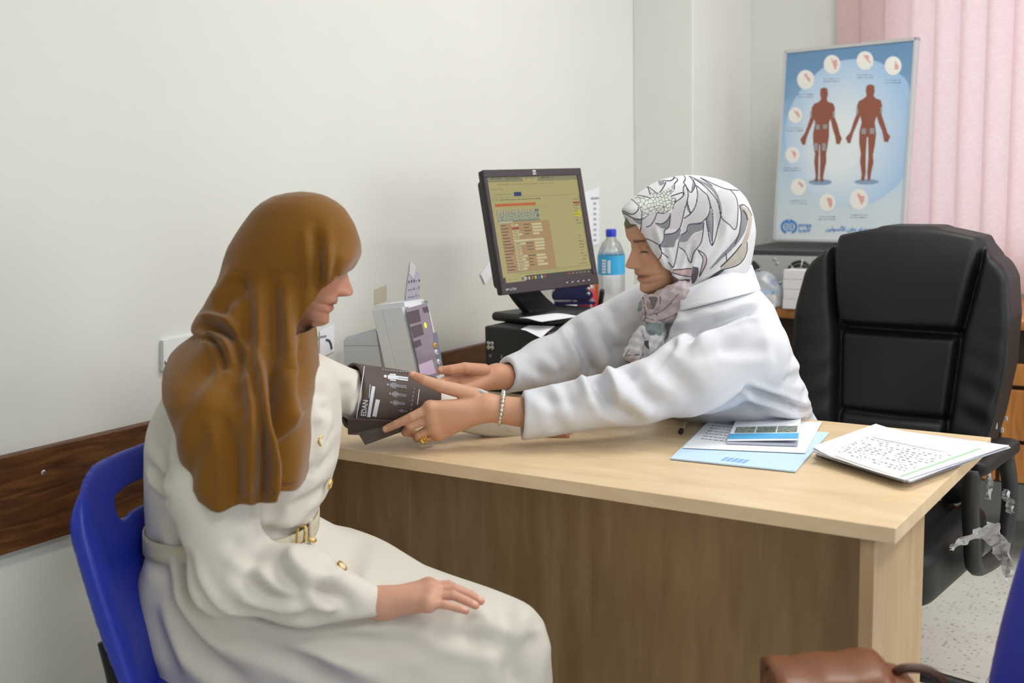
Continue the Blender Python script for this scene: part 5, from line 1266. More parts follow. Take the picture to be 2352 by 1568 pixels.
for tt in (2.06, 2.25):
    sf = lambda x, y, z: smax(ellip(x, y, z, (0.0, tt, 0.03), (0.125, 0.045, 0.06)), 0.004-z, 0.01)
    np_obj('shoe', local(surf_net(sf, (-0.15, tt-0.08, -0.02), (0.15, tt+0.08, 0.11), 0.009)[0], BASE_A), surf_net(sf, (-0.15, tt-0.08, -0.02), (0.15, tt+0.08, 0.11), 0.009)[1], 'shoe_black', pa)
# headscarf
rs_ = []
for v, ub, uf, tm, hb, nf in ((439.5, 688, 694, TA, 0.004, 2.2), (442, 660, 718, TA, 0.03, 2.2), (449, 628, 744, TA, 0.052, 2.2), (464, 601, 771, TA, 0.07, 2.2), (482, 581, 792, TA, 0.082, 2.2), (520, 553, 815, TA, 0.098, 2.2), (560, 528, 827, TA, 0.106, 2.3), (593, 514, 824, TA, 0.108, 4.5), (620, 507, 808, TA, 0.107, 7), (645, 500, 788, TA, 0.109, 6), (668, 488, 768, TA, 0.118, 7), (690, 476, 750, TA, 0.130, 7), (715, 461, 740, TA, 0.143, 7), (733, 452, 736, TA, 0.152, 7), (745, 450, 735, TA, 0.158, 7), (755, 458, 735, TA, 0.164, 6), (768, 440, 735, TA, 0.171, 6), (785, 414, 734, TA, 0.182, 5), (803, 395, 733, TA-0.005, 0.194, 4.5), (828, 387, 731, TA-0.01, 0.212, 3.4), (855, 387, 729, TA-0.015, 0.230, 3.6), (890, 393, 725, TA-0.02, 0.248, 4), (930, 404, 719, TA-0.02, 0.262, 4.5), (990, 411, 705, TA-0.02, 0.268, 5), (1050, 409, 693, TA-0.02, 0.268, 5), (1105, 408, 681, TA-0.02, 0.268, 5), (1148, 418, 668, TA-0.02, 0.268, 5)):
    rs_.append(zrow(v, ub, uf, TA-0.25*min(1, max(0, (v-745)/400)), tm, hb, nf)+(2.2+1.1*min(1, max(0, (v-800)/90)),))
Vs, Fs_ = loft(rs_, 340, 320)
fs_ = [
 ([(452, 748), (500, 744), (540, 762), (566, 792), (592, 828)], 2.05, 0.008, -0.017), ([(470, 764), (515, 775), (545, 805), (575, 830)], 2.05, 0.006, -0.010), ([(500, 770), (535, 800), (550, 830)], 2.05, 0.006, -0.008),
 ([(458, 738), (510, 728), (560, 745)], 2.05, 0.008, 0.007), ([(470, 755), (520, 758), (556, 785)], 2.05, 0.006, 0.007), ([(480, 700), (510, 655), (540, 620)], 2.05, 0.016, 0.006), ([(500, 715), (535, 680), (560, 640)], 2.05, 0.012, -0.008),
 ([(560, 650), (575, 720), (580, 790), (595, 850)], 2.05, 0.012, -0.008), ([(620, 640), (636, 760), (660, 880), (682, 980)], 2.03, 0.012, -0.009), ([(655, 650), (672, 780), (690, 880), (700, 960)], 2.03, 0.010, 0.006), ([(690, 700), (700, 800), (706, 880)], 2.03, 0.009, -0.007), ([(600, 680), (620, 800), (655, 920), (670, 1050)], 2.03, 0.011, 0.006),
 ([(722, 520), (732, 600), (738, 680)], 2.05, 0.010, -0.010), ([(750, 560), (752, 640), (742, 700)], 2.05, 0.008, 0.006), ([(770, 600), (756, 650), (742, 700), (736, 745)], 2.05, 0.006, -0.006), ([(715, 740), (712, 820), (706, 900)], 2.05, 0.007, -0.006),
 ([(600, 830), (640, 930), (660, 1040), (652, 1175)], 1.92, 0.008, -0.018), ([(556, 830), (600, 930), (616, 1040), (606, 1175)], 1.9, 0.007, -0.015), ([(690, 960), (672, 1060), (655, 1175)], 1.95, 0.006, -0.018), ([(520, 940), (545, 1040), (548, 1155)], 1.9, 0.012, -0.008), ([(580, 930), (588, 1040), (580, 1150)], 1.9, 0.011, 0.009), ([(635, 980), (634, 1060), (628, 1150)], 1.9, 0.009, 0.008), ([(470, 950), (450, 1040), (425, 1130)], 1.9, 0.014, -0.007), ([(500, 850), (470, 930), (430, 1040)], 1.9, 0.016, 0.006),
 ([(420, 840), (470, 815), (530, 830), (580, 900), (620, 980)], 1.9, 0.014, 0.008), ([(440, 870), (520, 870), (560, 930)], 1.9, 0.02, -0.006)]
Fo_ = face_opening(Vs, Fs_, 1, Q(735, 744, TA)[2], Q(800, 622, TA)[2])
far_ = np.clip((Vs[:, 1]-TA+0.04)/0.12, 0, 1)*np.clip((Q(735, 700, TA)[2]-Vs[:, 2])/0.05, 0, 1); fr_ = np.clip((Vs[:, 0]-Q(600, 900, TA)[0])/0.08, 0, 1); Vs[:, 0] -= 0.09*far_*fr_
Vs = fold(Vs, Fs_, fs_)
N = normals(Vs, Fs_); low = np.clip((1.02-Vs[:, 2])/0.12, 0, 1)
Vs = Vs+N*(0.0022*vnoise(Vs, 22, 4))[:, None]*(0.4+0.6*low)[:, None]
hem = Vs[:, 2] < rs_[-1][0]+0.02; Vs[hem, 2] += 0.006*np.sin(Vs[hem, 0]*42)-0.004*np.cos(Vs[hem, 0]*90)
ob = np_obj('headscarf', local(Vs, BASE_A), Fo_, 'brown_scarf', pa); md = ob.modifiers.new('thick', 'SOLIDIFY'); md.thickness = 0.003; md.offset = -1
ob['label'] = 'mustard brown draped headscarf'

# ---------------------------------------------------------------- cuff wrapped round her upper arm
mat('cuff_cloth', (88, 76, 72), rough=0.6, spec=0.3, bump=0.1, bscale=900); mat('cuff_print', (212, 216, 228), rough=0.6); mat('cuff_print_grey', (136, 134, 142), rough=0.6); mat('tube_grey', (206, 208, 212), rough=0.4)
cA0, cA1 = Q(806, 906, 2.508), Q(990, 921, 2.60); cR0, cR1 = 0.0715, 0.0555
cw = stage_to_world(np.array([*(cA0+cA1)[:2]/2, 0.75]))
cuff = thing('pressure_cuff', tuple(cw), 'dark brown blood pressure cuff with white print, wrapped on the patient\'s arm', 'medical cuff', rz=RZ)
CB = np.array([*((cA0+cA1)/2)[:2], 0.75])
ax_ = cA1-cA0; Lc = np.linalg.norm(ax_); ax_ = ax_/Lc; up_ = np.array([0, 0, 1.0])-ax_*ax_[2]; up_ /= np.linalg.norm(up_); sd_ = np.cross(ax_, up_)
if sd_[1] > 0: sd_ = -sd_
def cuff_pt(a, ph, off=0.0):
    """a 0..1 along the arm, ph angle from the near side (0) upward"""
    r = cR0+(cR1-cR0)*a+off+0.002*math.sin(ph*3+a*4); c = cA0+ax_*Lc*a
    return c+sd_*r*math.cos(ph)*0.95+up_*r*math.sin(ph)
Vc = []; nA, nP = 26, 96
for i in range(nA+1):
    for j in range(nP): Vc.append(cuff_pt(i/nA, 2*PI*j/nP)-CB)
Fc = [((i+1)*nP+j, (i+1)*nP+(j+1) % nP, i*nP+(j+1) % nP, i*nP+j) for i in range(nA) for j in range(nP)]
ob = np_obj('cuff_wrap', np.array(Vc), Fc, 'cuff_cloth', cuff); md = ob.modifiers.new('thick', 'SOLIDIFY'); md.thickness = 0.005; md.offset = -1
def cuff_px(u, v, off=0.0012):
    p = Q(u, v, 2.50)
    for it in range(4):
        a = ((p-cA0) @ ax_)/Lc; c = cA0+ax_*Lc*a; h = (p-c) @ up_; r = cR0+(cR1-cR0)*a+off; ph = math.asin(max(-1, min(1, h/r)))
        s_ = cuff_pt(a, ph, off); p = Q(u, v, s_[1])
    return cuff_pt(((p-cA0) @ ax_)/Lc, ph, off)-CB
K_ = lambda x, y: cuff_px(750+x/3.92, 750+y/3.92)
def cuff_poly(bm, pts, mi=0):
    P_ = [K_(x, y) for x, y in pts]; vs_ = [bm.verts.new(tuple(p)) for p in P_]; f = bm.faces.new(vs_); f.material_index = mi
def bar(x0, y0, x1, y1, w):
    dx, dy = x1-x0, y1-y0; L = math.hypot(dx, dy); nx_, ny_ = -dy/L*w/2, dx/L*w/2; n = max(2, int(L/30)); out = []
    for k in range(n): 
        a, b_ = k/n, (k+1)/n; out.append([(x0+dx*a+nx_, y0+dy*a+ny_), (x0+dx*b_+nx_, y0+dy*b_+ny_), (x0+dx*b_-nx_, y0+dy*b_-ny_), (x0+dx*a-nx_, y0+dy*a-ny_)])
    return out
bm = bmesh.new()
fr = [(342, 348), (320, 500), (300, 640), (272, 800), (270, 835), (285, 856), (340, 862), (430, 864), (500, 858)]
for a, b_ in zip(fr, fr[1:]):
    for q in bar(*a, *b_, 7): cuff_poly(bm, q)
for a, b_ in zip([(342, 348), (500, 372), (640, 388)], [(500, 372), (640, 388), (720, 398)]): pass
bmesh.ops.remove_doubles(bm, verts=bm.verts[:], dist=0.0012); bm_obj('printed_frame', bm, 'cuff_print', cuff)
for bq_ in (bar(836, 560, 818, 700, 8), bar(378, 818, 424, 540, 30), bar(430, 812, 462, 656, 38), bar(383, 640, 392, 524, 6)):
    bm = bmesh.new()
    for q in bq_: cuff_poly(bm, q)
    bmesh.ops.remove_doubles(bm, verts=bm.verts[:], dist=1e-5); bm_obj('printed_bar', bm, 'cuff_print', cuff)
def icon(x, y, k, mi, w=1.0):
    out = [circle(x, y, 15*k, 12)]
    out += [[(x+22*k, y-14*k), (x+115*k, y-8*k), (x+115*k, y+28*k), (x+22*k, y+24*k)]]
    out += bar(x+40*k, y-20*k, x+95*k, y-18*k, 12*k)+bar(x+40*k, y+34*k, x+95*k, y+38*k, 12*k)
    out += bar(x+115*k, y+2*k, x+205*k, y+14*k, 15*k)+bar(x+115*k, y+22*k, x+205*k, y+34*k, 15*k)
    return out
for (x, y, k, m_) in ((530, 442, 1.0, 'cuff_print'), (552, 522, 0.82, 'cuff_print_grey'), (572, 604, 0.72, 'cuff_print_grey'), (580, 680, 0.62, 'cuff_print_grey'), (650, 752, 0.4, 'cuff_print_grey')):
    bm = bmesh.new()
    for q in icon(x, y, k, 0): cuff_poly(bm, q)
    bm_obj('printed_figure', bm, m_, cuff)
bm = bmesh.new()
for (y, h) in ((545, 16), (575, 22), (612, 26), (650, 24), (690, 22), (730, 24)):
    for q in bar(792-(y-545)*0.16, y, 788-(y-545)*0.16, y+h, 10): cuff_poly(bm, q)
for x in range(500, 740, 26):
    for q in bar(x, 378+(x-500)*0.14, x+16, 380+(x-500)*0.14, 9): cuff_poly(bm, q)
bm_obj('printed_sizes', bm, 'cuff_print_grey', cuff)['kind'] = 'stuff'
tm_ = text_mesh('brand_letters', 'EDAN', 1.0, 'cuff_print', cuff, (0, 0, 0), (0, 0, 0), extrude=0.0, bold=0.01)
xs = [v_.co.x for v_ in tm_.data.vertices]; wtx = max(xs)
for v_ in tm_.data.vertices:
    a, b_ = v_.co.x/wtx, v_.co.y/0.72; x = 352+22*a-48*b_; y = 812-148*a-6*b_; v_.co = Vector(K_(x, y))
# loose end flap under the arm, rubber hose
bm = bmesh.new()
fp_ = [cuff_px(798, 960), cuff_px(925, 965), Q(930, 986, 2.515)-CB, Q(838, 1019, 2.50)-CB, Q(824, 996, 2.495)-CB, Q(799, 995, 2.49)-CB]
vs_ = [bm.verts.new(tuple(p)) for p in fp_]; bm.faces.new(vs_); fo_ = bm_obj('loose_flap', bm, 'cuff_cloth', cuff); md = fo_.modifiers.new('thick', 'SOLIDIFY'); md.thickness = 0.004
hose = [Q(985, 880, 2.66), Q(1040, 893, 2.67), Q(1085, 893, 2.66), Q(1120, 905, 2.66), Q(1130, 925, 2.72), Q(1080, 900, 2.82)]
tube('air_hose', [tuple(p-CB) for p in smooth_pts(hose, 6)], 0.0045, 'tube_grey', cuff, 8)

# ================================================================== the doctor
BASE_B = np.array([0.76, 2.95, 0.0])
pb_ = thing('person', W(*BASE_B[:2]), 'woman in a white doctor\'s coat and floral headscarf leaning over the desk', 'person', rz=RZ)
TB_ = 2.75
rowsB = []
for v, ub, uf, hb, tm in ((600, 1700, 1600, 0.05, TB_), (640, 1732, 1575, 0.095, TB_), (672, 1765, 1555, 0.135, TB_), (700, 1786, 1535, 0.17, TB_), (760, 1814, 1505, 0.19, TB_), (820, 1840, 1490, 0.19, TB_), (880, 1864, 1490, 0.185, TB_+0.01), (930, 1884, 1505, 0.175, TB_+0.04), (965, 1906, 1530, 0.165, TB_+0.10)):
    a = Q(ub, v, TB_-0.09); b_ = Q(uf, v, TB_+0.05); rowsB.append(((a[2]+b_[2])/2, a[0], b_[0], tm, hb))
rowsB += [(0.70, 0.77, 0.50, 2.90, 0.165), (0.62, 0.80, 0.52, 2.95, 0.17), (0.50, 0.83, 0.54, 2.96, 0.17), (0.49, 0.83, 0.54, 2.96, 0.17)]
bodyB = section_f(rowsB, 2.4)
sN, eN, cN = Q(1715, 815, 2.61), Q(1468, 905, 2.525), Q(1200, 955, 2.505)
mN = Q(1600, 858, 2.56)
sF, eF, cF = Q(1500, 735, 2.93), Q(1365, 800, 2.93), Q(1163, 862, 2.775)
def armN(x, y, z):
    d = smin(rcone(x, y, z, sN, mN, 0.098, 0.088), rcone(x, y, z, mN, eN, 0.086, 0.064), 0.03)
    d = smin(d, rcone(x, y, z, eN, cN, 0.062, 0.0535), 0.03)
    n_ = (cN-eN)/np.linalg.norm(cN-eN); n_ = n_+np.array([0.0, 0.0, 0.22]); n_ /= np.linalg.norm(n_)
    pl = (x-cN[0])*n_[0]+(y-cN[1])*n_[1]+(z-cN[2])*n_[2]
    inner = rcone(x, y, z, cN-n_*0.10, cN+n_*0.05, 0.040, 0.0395)
    inner = smax(inner, -(pl+0.03), 0.004)
    return smax(smax(d, pl, 0.004), -inner, 0.004)
def armF(x, y, z):
    d = smin(rcone(x, y, z, sF, eF, 0.10, 0.088), rcone(x, y, z, eF, Q(1255, 835, 2.86), 0.082, 0.060), 0.04)
    d = smin(d, rcone(x, y, z, Q(1255, 835, 2.86), cF, 0.058, 0.043), 0.03)
    n_ = (cF-eF)/np.linalg.norm(cF-eF); n_ = n_+np.array([0, 0, 0.25]); n_ /= np.linalg.norm(n_)
    pl = (x-cF[0])*n_[0]+(y-cF[1])*n_[1]+(z-cF[2])*n_[2]
    inner = smax(rcone(x, y, z, cF-n_*0.10, cF+n_*0.05, 0.032, 0.0318), -(pl+0.03), 0.004)
    return smax(smax(d, pl, 0.004), -inner, 0.004)
shB = lambda x, y, z: rcone(x, y, z, Q(1660, 745, 2.64), Q(1560, 730, 2.90), 0.085, 0.085)
def coatB(x, y, z):
    d = smin(bodyB(x, y, z), shB(x, y, z), 0.05)
    d = smin(d, armF(x, y, z), 0.02)
    d = smin(d, armN(x, y, z), 0.022)
    # open front: a V between the lapels shows the scarf
    vcut = rcone(x, y, z, Q(1470, 700, 2.72), Q(1440, 850, 2.74), 0.06, 0.02)
    return smax(d, -vcut, 0.008)
lo = np.array([-0.06, 2.40, 0.47]); hi = np.array([0.98, 3.16, 1.16])
V, Fq = surf_net(coatB, lo, hi, 0.0058, 2)
foldsB = [
 ([(1556, 705), (1545, 745), (1522, 790), (1480, 826)], 2.62, 0.006, -0.009), ([(1572, 715), (1562, 755), (1540, 795)], 2.62, 0.008, 0.005),
 ([(1560, 955), (1640, 920), (1700, 880)], 2.6, 0.008, -0.018), ([(1690, 872), (1790, 918), (1885, 965)], 2.62, 0.007, -0.020), ([(1690, 880), (1770, 940), (1850, 968)], 2.62, 0.010, 0.008),
 ([(1560, 765), (1620, 742), (1690, 715), (1745, 708)], 2.6, 0.007, -0.018), ([(1575, 775), (1640, 765), (1720, 735)], 2.6, 0.012, 0.009), ([(1545, 790), (1600, 742), (1640, 720)], 2.6, 0.008, -0.010),
 ([(1640, 790), (1700, 800), (1770, 800)], 2.53, 0.012, -0.006), ([(1770, 690), (1775, 760), (1770, 830)], 2.58, 0.012, -0.006), ([(1860, 900), (1830, 950)], 2.62, 0.008, -0.008), ([(1800, 860), (1850, 870), (1880, 890)], 2.62, 0.010, -0.008), ([(1790, 840), (1840, 855)], 2.62, 0.012, 0.007),
 ([(1440, 848), (1470, 890), (1520, 930)], 2.47, 0.014, -0.009), ([(1410, 868), (1450, 920), (1500, 955)], 2.47, 0.014, 0.009), ([(1350, 895), (1400, 930), (1450, 960)], 2.46, 0.012, -0.007), ([(1500, 830), (1560, 870), (1600, 920)], 2.47, 0.016, -0.006), ([(1260, 900), (1270, 950), (1300, 1000)], 2.46, 0.012, -0.004),
 ([(1312, 745), (1330, 790), (1360, 840), (1365, 865)], 2.85, 0.012, -0.016), ([(1300, 770), (1318, 810), (1330, 850)], 2.84, 0.010, 0.010), ([(1345, 735), (1370, 790), (1385, 850)], 2.85, 0.014, 0.012), ([(1375, 760), (1410, 790), (1450, 800)], 2.86, 0.014, -0.011), ([(1400, 700), (1410, 740), (1440, 770)], 2.88, 0.014, -0.009), ([(1200, 815), (1240, 850), (1290, 870)], 2.8, 0.012, -0.006), ([(1255, 795), (1280, 830), (1300, 870)], 2.82, 0.011, -0.008)]
V = fold(V, Fq, [(a_, b2, w_*1.12, d_*0.92) for a_, b2, w_, d_ in foldsB]); N = normals(V, Fq); V = V+N*(0.0012*vnoise(V, 18, 12, 2))[:, None]
cB = np_obj('coat', local(V, BASE_B), Fq, 'white_coat', pb_); cB['label'] = 'white doctor\'s coat'
# collar folded over the coat's neck
def collar_sheet(pix, tfun, name='collar'):
    n = 14; A, B, C_, D = [np.array(p, float) for p in pix]; Vv = []; Ff = []
    for j in range(n+1):
        for i in range(n+1):
            a, b2 = i/n, j/n; p = (A*(1-a)+B*a)*(1-b2)+(D*(1-a)+C_*a)*b2; Vv.append(Q(p[0], p[1], tfun(a, b2))-BASE_B)
    for j in range(n):
        for i in range(n): q = j*(n+1)+i; Ff.append((q, q+1, q+n+2, q+n+1))
    o = np_obj(name, np.array(Vv), Ff, 'white_coat', pb_); md = o.modifiers.new('thick', 'SOLIDIFY'); md.thickness = 0.004; s2 = o.modifiers.new('soft', 'SUBSURF'); s2.levels = 1; s2.render_levels = 1
    return o
def collar_t(a, b, pix=((1560, 668), (1726, 606), (1748, 668), (1562, 716))):
    A, B, C_, D = [np.array(q, float) for q in pix]; p = (A*(1-a)+B*a)*(1-b)+(D*(1-a)+C_*a)*b
    return min(on_body(coatB, p[0], p[1], 2.35, 2.8)[1]-0.007, 2.645+0.08*a*a)
collar_sheet([(1560, 668), (1726, 606), (1748, 668), (1562, 716)], collar_t)
# head, hands, hidden body
hB = Head(Q(1531, 553, TB_), math.radians(-16), math.radians(11), -1)
neckB = lambda x, y, z: rcone(x, y, z, hB.c+np.array([0.03, 0, -0.04]), Q(1610, 720, TB_), 0.052, 0.06)
hf = lambda x, y, z: smin(hB.f(x, y, z), neckB(x, y, z), 0.022)
Vh, Fh = surf_net(hf, hB.c-np.array([0.16, 0.13, 0.22]), hB.c+np.array([0.17, 0.13, 0.14]), 0.0019, 2)
Ch = head_colors(hB, Vh, SKIN*0.95)
wN = Q(1118, 936, 2.515)
mN_ = [Q(988, 936, 2.478), Q(990, 960, 2.482), Q(995, 980, 2.49), Q(1008, 996, 2.505)]
fN = [([mN_[0], Q(946, 957, 2.470), Q(910, 974, 2.474), Q(886, 985, 2.478)], 0.0110, 0.0080),
      ([mN_[1], Q(942, 978, 2.478), Q(932, 992, 2.50), Q(950, 996, 2.525)], 0.0112, 0.0085),
      ([mN_[2], Q(962, 1000, 2.490), Q(958, 1005, 2.515), Q(975, 1003, 2.535)], 0.0108, 0.0082),
      ([mN_[3], Q(985, 1004, 2.505), Q(985, 1004, 2.525), Q(1000, 1000, 2.54)], 0.0096, 0.0075),
      ([Q(1085, 905, 2.515), Q(1010, 886, 2.497), Q(974, 873, 2.492), Q(948, 861, 2.498)], 0.0165, 0.0088)]
fNf = hand_f(wN, Q(1205, 948, 2.515), mN_, fN, rw=0.0300, rk=0.0150)
HN = hand_mesh(fNf, [Q(1225, 948, 2.515), wN, *[c for ch in fN for c in ch[0]]], h=0.0017, base=SKIN, tips=[(fN[0][0][-1], (-0.3, -1, 0.3)), (fN[4][0][-1], (0.0, -0.8, 0.7))])
wF = Q(1142, 864, 2.765)
mF_ = [Q(1062, 862, 2.735), Q(1058, 875, 2.72), Q(1060, 888, 2.71), Q(1068, 898, 2.70)]
fF = [([mF_[0], Q(1030, 868, 2.70), Q(1008, 880, 2.67), Q(1000, 890, 2.65)], 0.0095, 0.0075), ([mF_[1], Q(1022, 882, 2.69), Q(1000, 892, 2.66), Q(992, 900, 2.64)], 0.0098, 0.0075), ([mF_[2], Q(1025, 896, 2.68), Q(1005, 905, 2.65), Q(995, 910, 2.63)], 0.0095, 0.0072), ([mF_[3], Q(1040, 905, 2.68), Q(1020, 912, 2.655)], 0.0085, 0.007),
      ([Q(1112, 850, 2.735), Q(1068, 845, 2.70), Q(1036, 849, 2.69), Q(1013, 850, 2.69)], 0.0155, 0.0095)]
fFf = hand_f(wF, Q(1200, 866, 2.80), mF_, fF, rw=0.0290, rk=0.0135)
HFm = hand_mesh(fFf, [Q(1205, 866, 2.80), wF, *[c for ch in fF for c in ch[0]]], h=0.0019, base=SKIN*np.array([1.0, 0.93, 0.9]), tips=[(fF[4][0][-1], (0, -1, 0.3))])
kneeN, kneeF = np.array([0.46, 2.80, 0.53]), np.array([0.36, 2.98, 0.53])
def legsB(x, y, z):
    d = None
    for hip, kn, ft in ((np.array([0.78, 2.87, 0.56]), kneeN, np.array([0.48, 2.80, 0.06])), (np.array([0.76, 3.04, 0.56]), kneeF, np.array([0.38, 2.98, 0.06]))):
        for a, b2, ra, rb in ((hip, kn, 0.075, 0.055), (kn, ft, 0.055, 0.036)):
            c_ = rcone(x, y, z, a, b2, ra, rb); d = c_ if d is None else smin(d, c_, 0.02)
    return d
Vi, Fi = surf_net(lambda x, y, z: smin(coatB(x, y, z)+0.05, legsB(x, y, z), 0.02), lo-np.array([0, 0, 0.47]), hi+np.array([0, 0.1, 0]), 0.02, 1)
Vm, Fm, Cm = merge([(Vh, Fh, Ch), HN, HFm, (Vi, Fi, SKIN*0.8)])
np_obj('body', local(Vm, BASE_B), Fm, 'skin', pb_, colors=Cm)
tf = lambda x, y, z: smax(legsB(x, y, z)-0.012, z-0.62, 0.01)
Vt, Ft = surf_net(tf, (0.22, 2.68, 0.02), (0.92, 3.18, 0.66), 0.012, 1); np_obj('trousers', local(Vt, BASE_B), Ft, 'dark_cloth', pb_)
for (s0, tt) in ((0.43, 2.80), (0.33, 2.98)):
    sf = lambda x, y, z: smax(ellip(x, y, z, (s0, tt, 0.03), (0.125, 0.043, 0.055)), 0.004-z, 0.01)
    Vt, Ft = surf_net(sf, (s0-0.15, tt-0.07, -0.02), (s0+0.15, tt+0.07, 0.11), 0.009); np_obj('shoe', local(Vt, BASE_B), Ft, 'shoe_black', pb_)
# olive underscarf band at the hairline
uf_ = lambda x, y, z: smax(hB.f(x, y, z)-0.0035, -(hB.loc(x, y, z)[2]-0.050-0.25*np.abs(hB.loc(x, y, z)[1])), 0.002)
Vt, Ft = surf_net(uf_, hB.c-np.array([0.14, 0.12, 0.14]), hB.c+np.array([0.15, 0.12, 0.14]), 0.003, 2); np_obj('underscarf', local(Vt, BASE_B), Ft, 'olive_cloth', pb_)
# bracelet and ring
bw0, bdir = Q(1152, 936, 2.517), (wN-Q(1205, 948, 2.515)); bdir /= np.linalg.norm(bdir); bu = np.array([0, 0, 1.0])-bdir*bdir[2]; bu /= np.linalg.norm(bu); bs = np.cross(bdir, bu)
bm = bmesh.new(); n = 96; pts = [bw0+(bu*math.cos(2*PI*k/n)+bs*math.sin(2*PI*k/n))*0.0345-BASE_B for k in range(n)]
add_tube(bm, [tuple(p) for p in pts], [0.0042+0.0014*(1 if k % 4 < 2 else -1) for k in range(n)], 6, closed=True); o = bm_obj('bracelet', bm, 'silver', pb_); o['label'] = 'sparkling silver bracelet'
rc_ = Q(974, 1008, 2.486)
def ring_f(x, y, z):
    dx, dy, dz = x-rc_[0], y-rc_[1], z-rc_[2]; r = np.sqrt(dx*dx+dz*dz); a = np.arctan2(dz, dx)
    return smax(r-0.0095-0.0022*np.cos(a*6), np.abs(dy+0.002)-0.0035-0.0015*np.cos(r*900), 0.002)
Vt, Ft = surf_net(ring_f, rc_-0.016, rc_+0.016, 0.0011); o = np_obj('ring', local(Vt, BASE_B), Ft, 'gold', pb_); o['label'] = 'gold flower-shaped ring'
# ---------------------------------------------------------------- the doctor's printed headscarf
vcol_mat('floral_cloth', rough=0.75, spec=0.15, sheen=0.1)
rows_ = []
for v, ub, uf, hb, nf in ((401.5, 1582, 1576, 0.004, 2.2), (404, 1612, 1550, 0.03, 2.2), (410, 1642, 1522, 0.05, 2.2), (420, 1670, 1498, 0.065, 2.2), (436, 1694, 1473, 0.078, 2.3), (456, 1712, 1448, 0.086, 2.6), (478, 1723, 1430, 0.090, 6), (505, 1731, 1441, 0.092, 9), (535, 1735, 1462, 0.093, 9), (568, 1731, 1479, 0.093, 9), (597, 1725, 1502, 0.092, 9), (622, 1719, 1524, 0.090, 8), (645, 1708, 1535, 0.088, 7), (672, 1690, 1534, 0.086, 5), (700, 1680, 1520, 0.086, 3)):
    rows_.append(zrow(v, ub, uf, TB_, TB_, hb, nf))
Vs, Fs_ = loft(rows_, 620, 420)
fs_ = [([(1530, 660), (1600, 640), (1660, 590), (1700, 530)], 2.66, 0.008, -0.006), ([(1545, 640), (1610, 600), (1660, 540), (1690, 480)], 2.66, 0.010, 0.005), ([(1560, 665), (1640, 640), (1700, 600)], 2.66, 0.007, -0.006), ([(1520, 560), (1535, 610), (1545, 660)], 2.66, 0.006, -0.005), ([(1505, 520), (1520, 570), (1538, 620)], 2.66, 0.007, 0.003), ([(1590, 560), (1580, 610), (1565, 650)], 2.66, 0.006, -0.004), ([(1640, 480), (1650, 540), (1620, 600), (1580, 650)], 2.66, 0.009, -0.004), ([(1690, 600), (1640, 655), (1590, 690)], 2.66, 0.008, 0.005)]
Fo_ = face_opening(Vs, Fs_, -1, Q(1540, 700, TB_)[2], Q(1445, 512, TB_)[2])
Vs = fold(Vs, Fs_, fs_); Fs_ = Fo_
def flat_xy(V, ox, oy, k, t=2.685):
    """cloth point -> place in the drawing of the print (drawn flat, seen from the side of the head)"""
    P_ = np.array([CAM[0], CAM[1], 0.0])+V[:, :1]*E1+t*E2+V[:, 2:]*np.array([0, 0, 1.0])-CAM
    q = P_ @ AX.T; return np.stack([(1176+FPX*q[:, 0]/q[:, 2]-ox)*k, (784+FPX*q[:, 1]/q[:, 2]-oy)*k], 1)
def in_poly(p, poly):
    x, y = p.T; c = np.zeros(len(p), bool); n = len(poly)
    for i in range(n):
        x1, y1 = poly[i]; x2, y2 = poly[(i+1) % n]
        if y1 == y2: continue
        c ^= ((y1 > y) != (y2 > y)) & (x < (x2-x1)*(y-y1)/(y2-y1)+x1)
    return c
def paint(p, C_, fills, lines, lw):
    for colr, poly in fills:
        m_ = in_poly(p, smooth_pts([np.array(q, float) for q in poly], 4, True)); C_[m_] = srgb(*colr)[:3]
    for ln in lines:
        w = lw
        if ln[0] == 'w': w = ln[1]; ln = ln[2]
        L = np.array(smooth_pts([np.array(q, float) for q in ln], 4)); bb = (p[:, 0] > L[:, 0].min()-20) & (p[:, 0] < L[:, 0].max()+20) & (p[:, 1] > L[:, 1].min()-20) & (p[:, 1] < L[:, 1].max()+20)
        d, _ = seg_dist(p[bb], L); a = np.clip((w-d)/3+0.5, 0, 1)[:, None]; C_[bb] = C_[bb]*(1-a)+np.array(srgb(66, 66, 80)[:3])*a
    return C_
GR, BG, PK, DK, LG = (136, 139, 147), (180, 174, 164), (196, 172, 177), (96, 90, 100), (200, 198, 204)
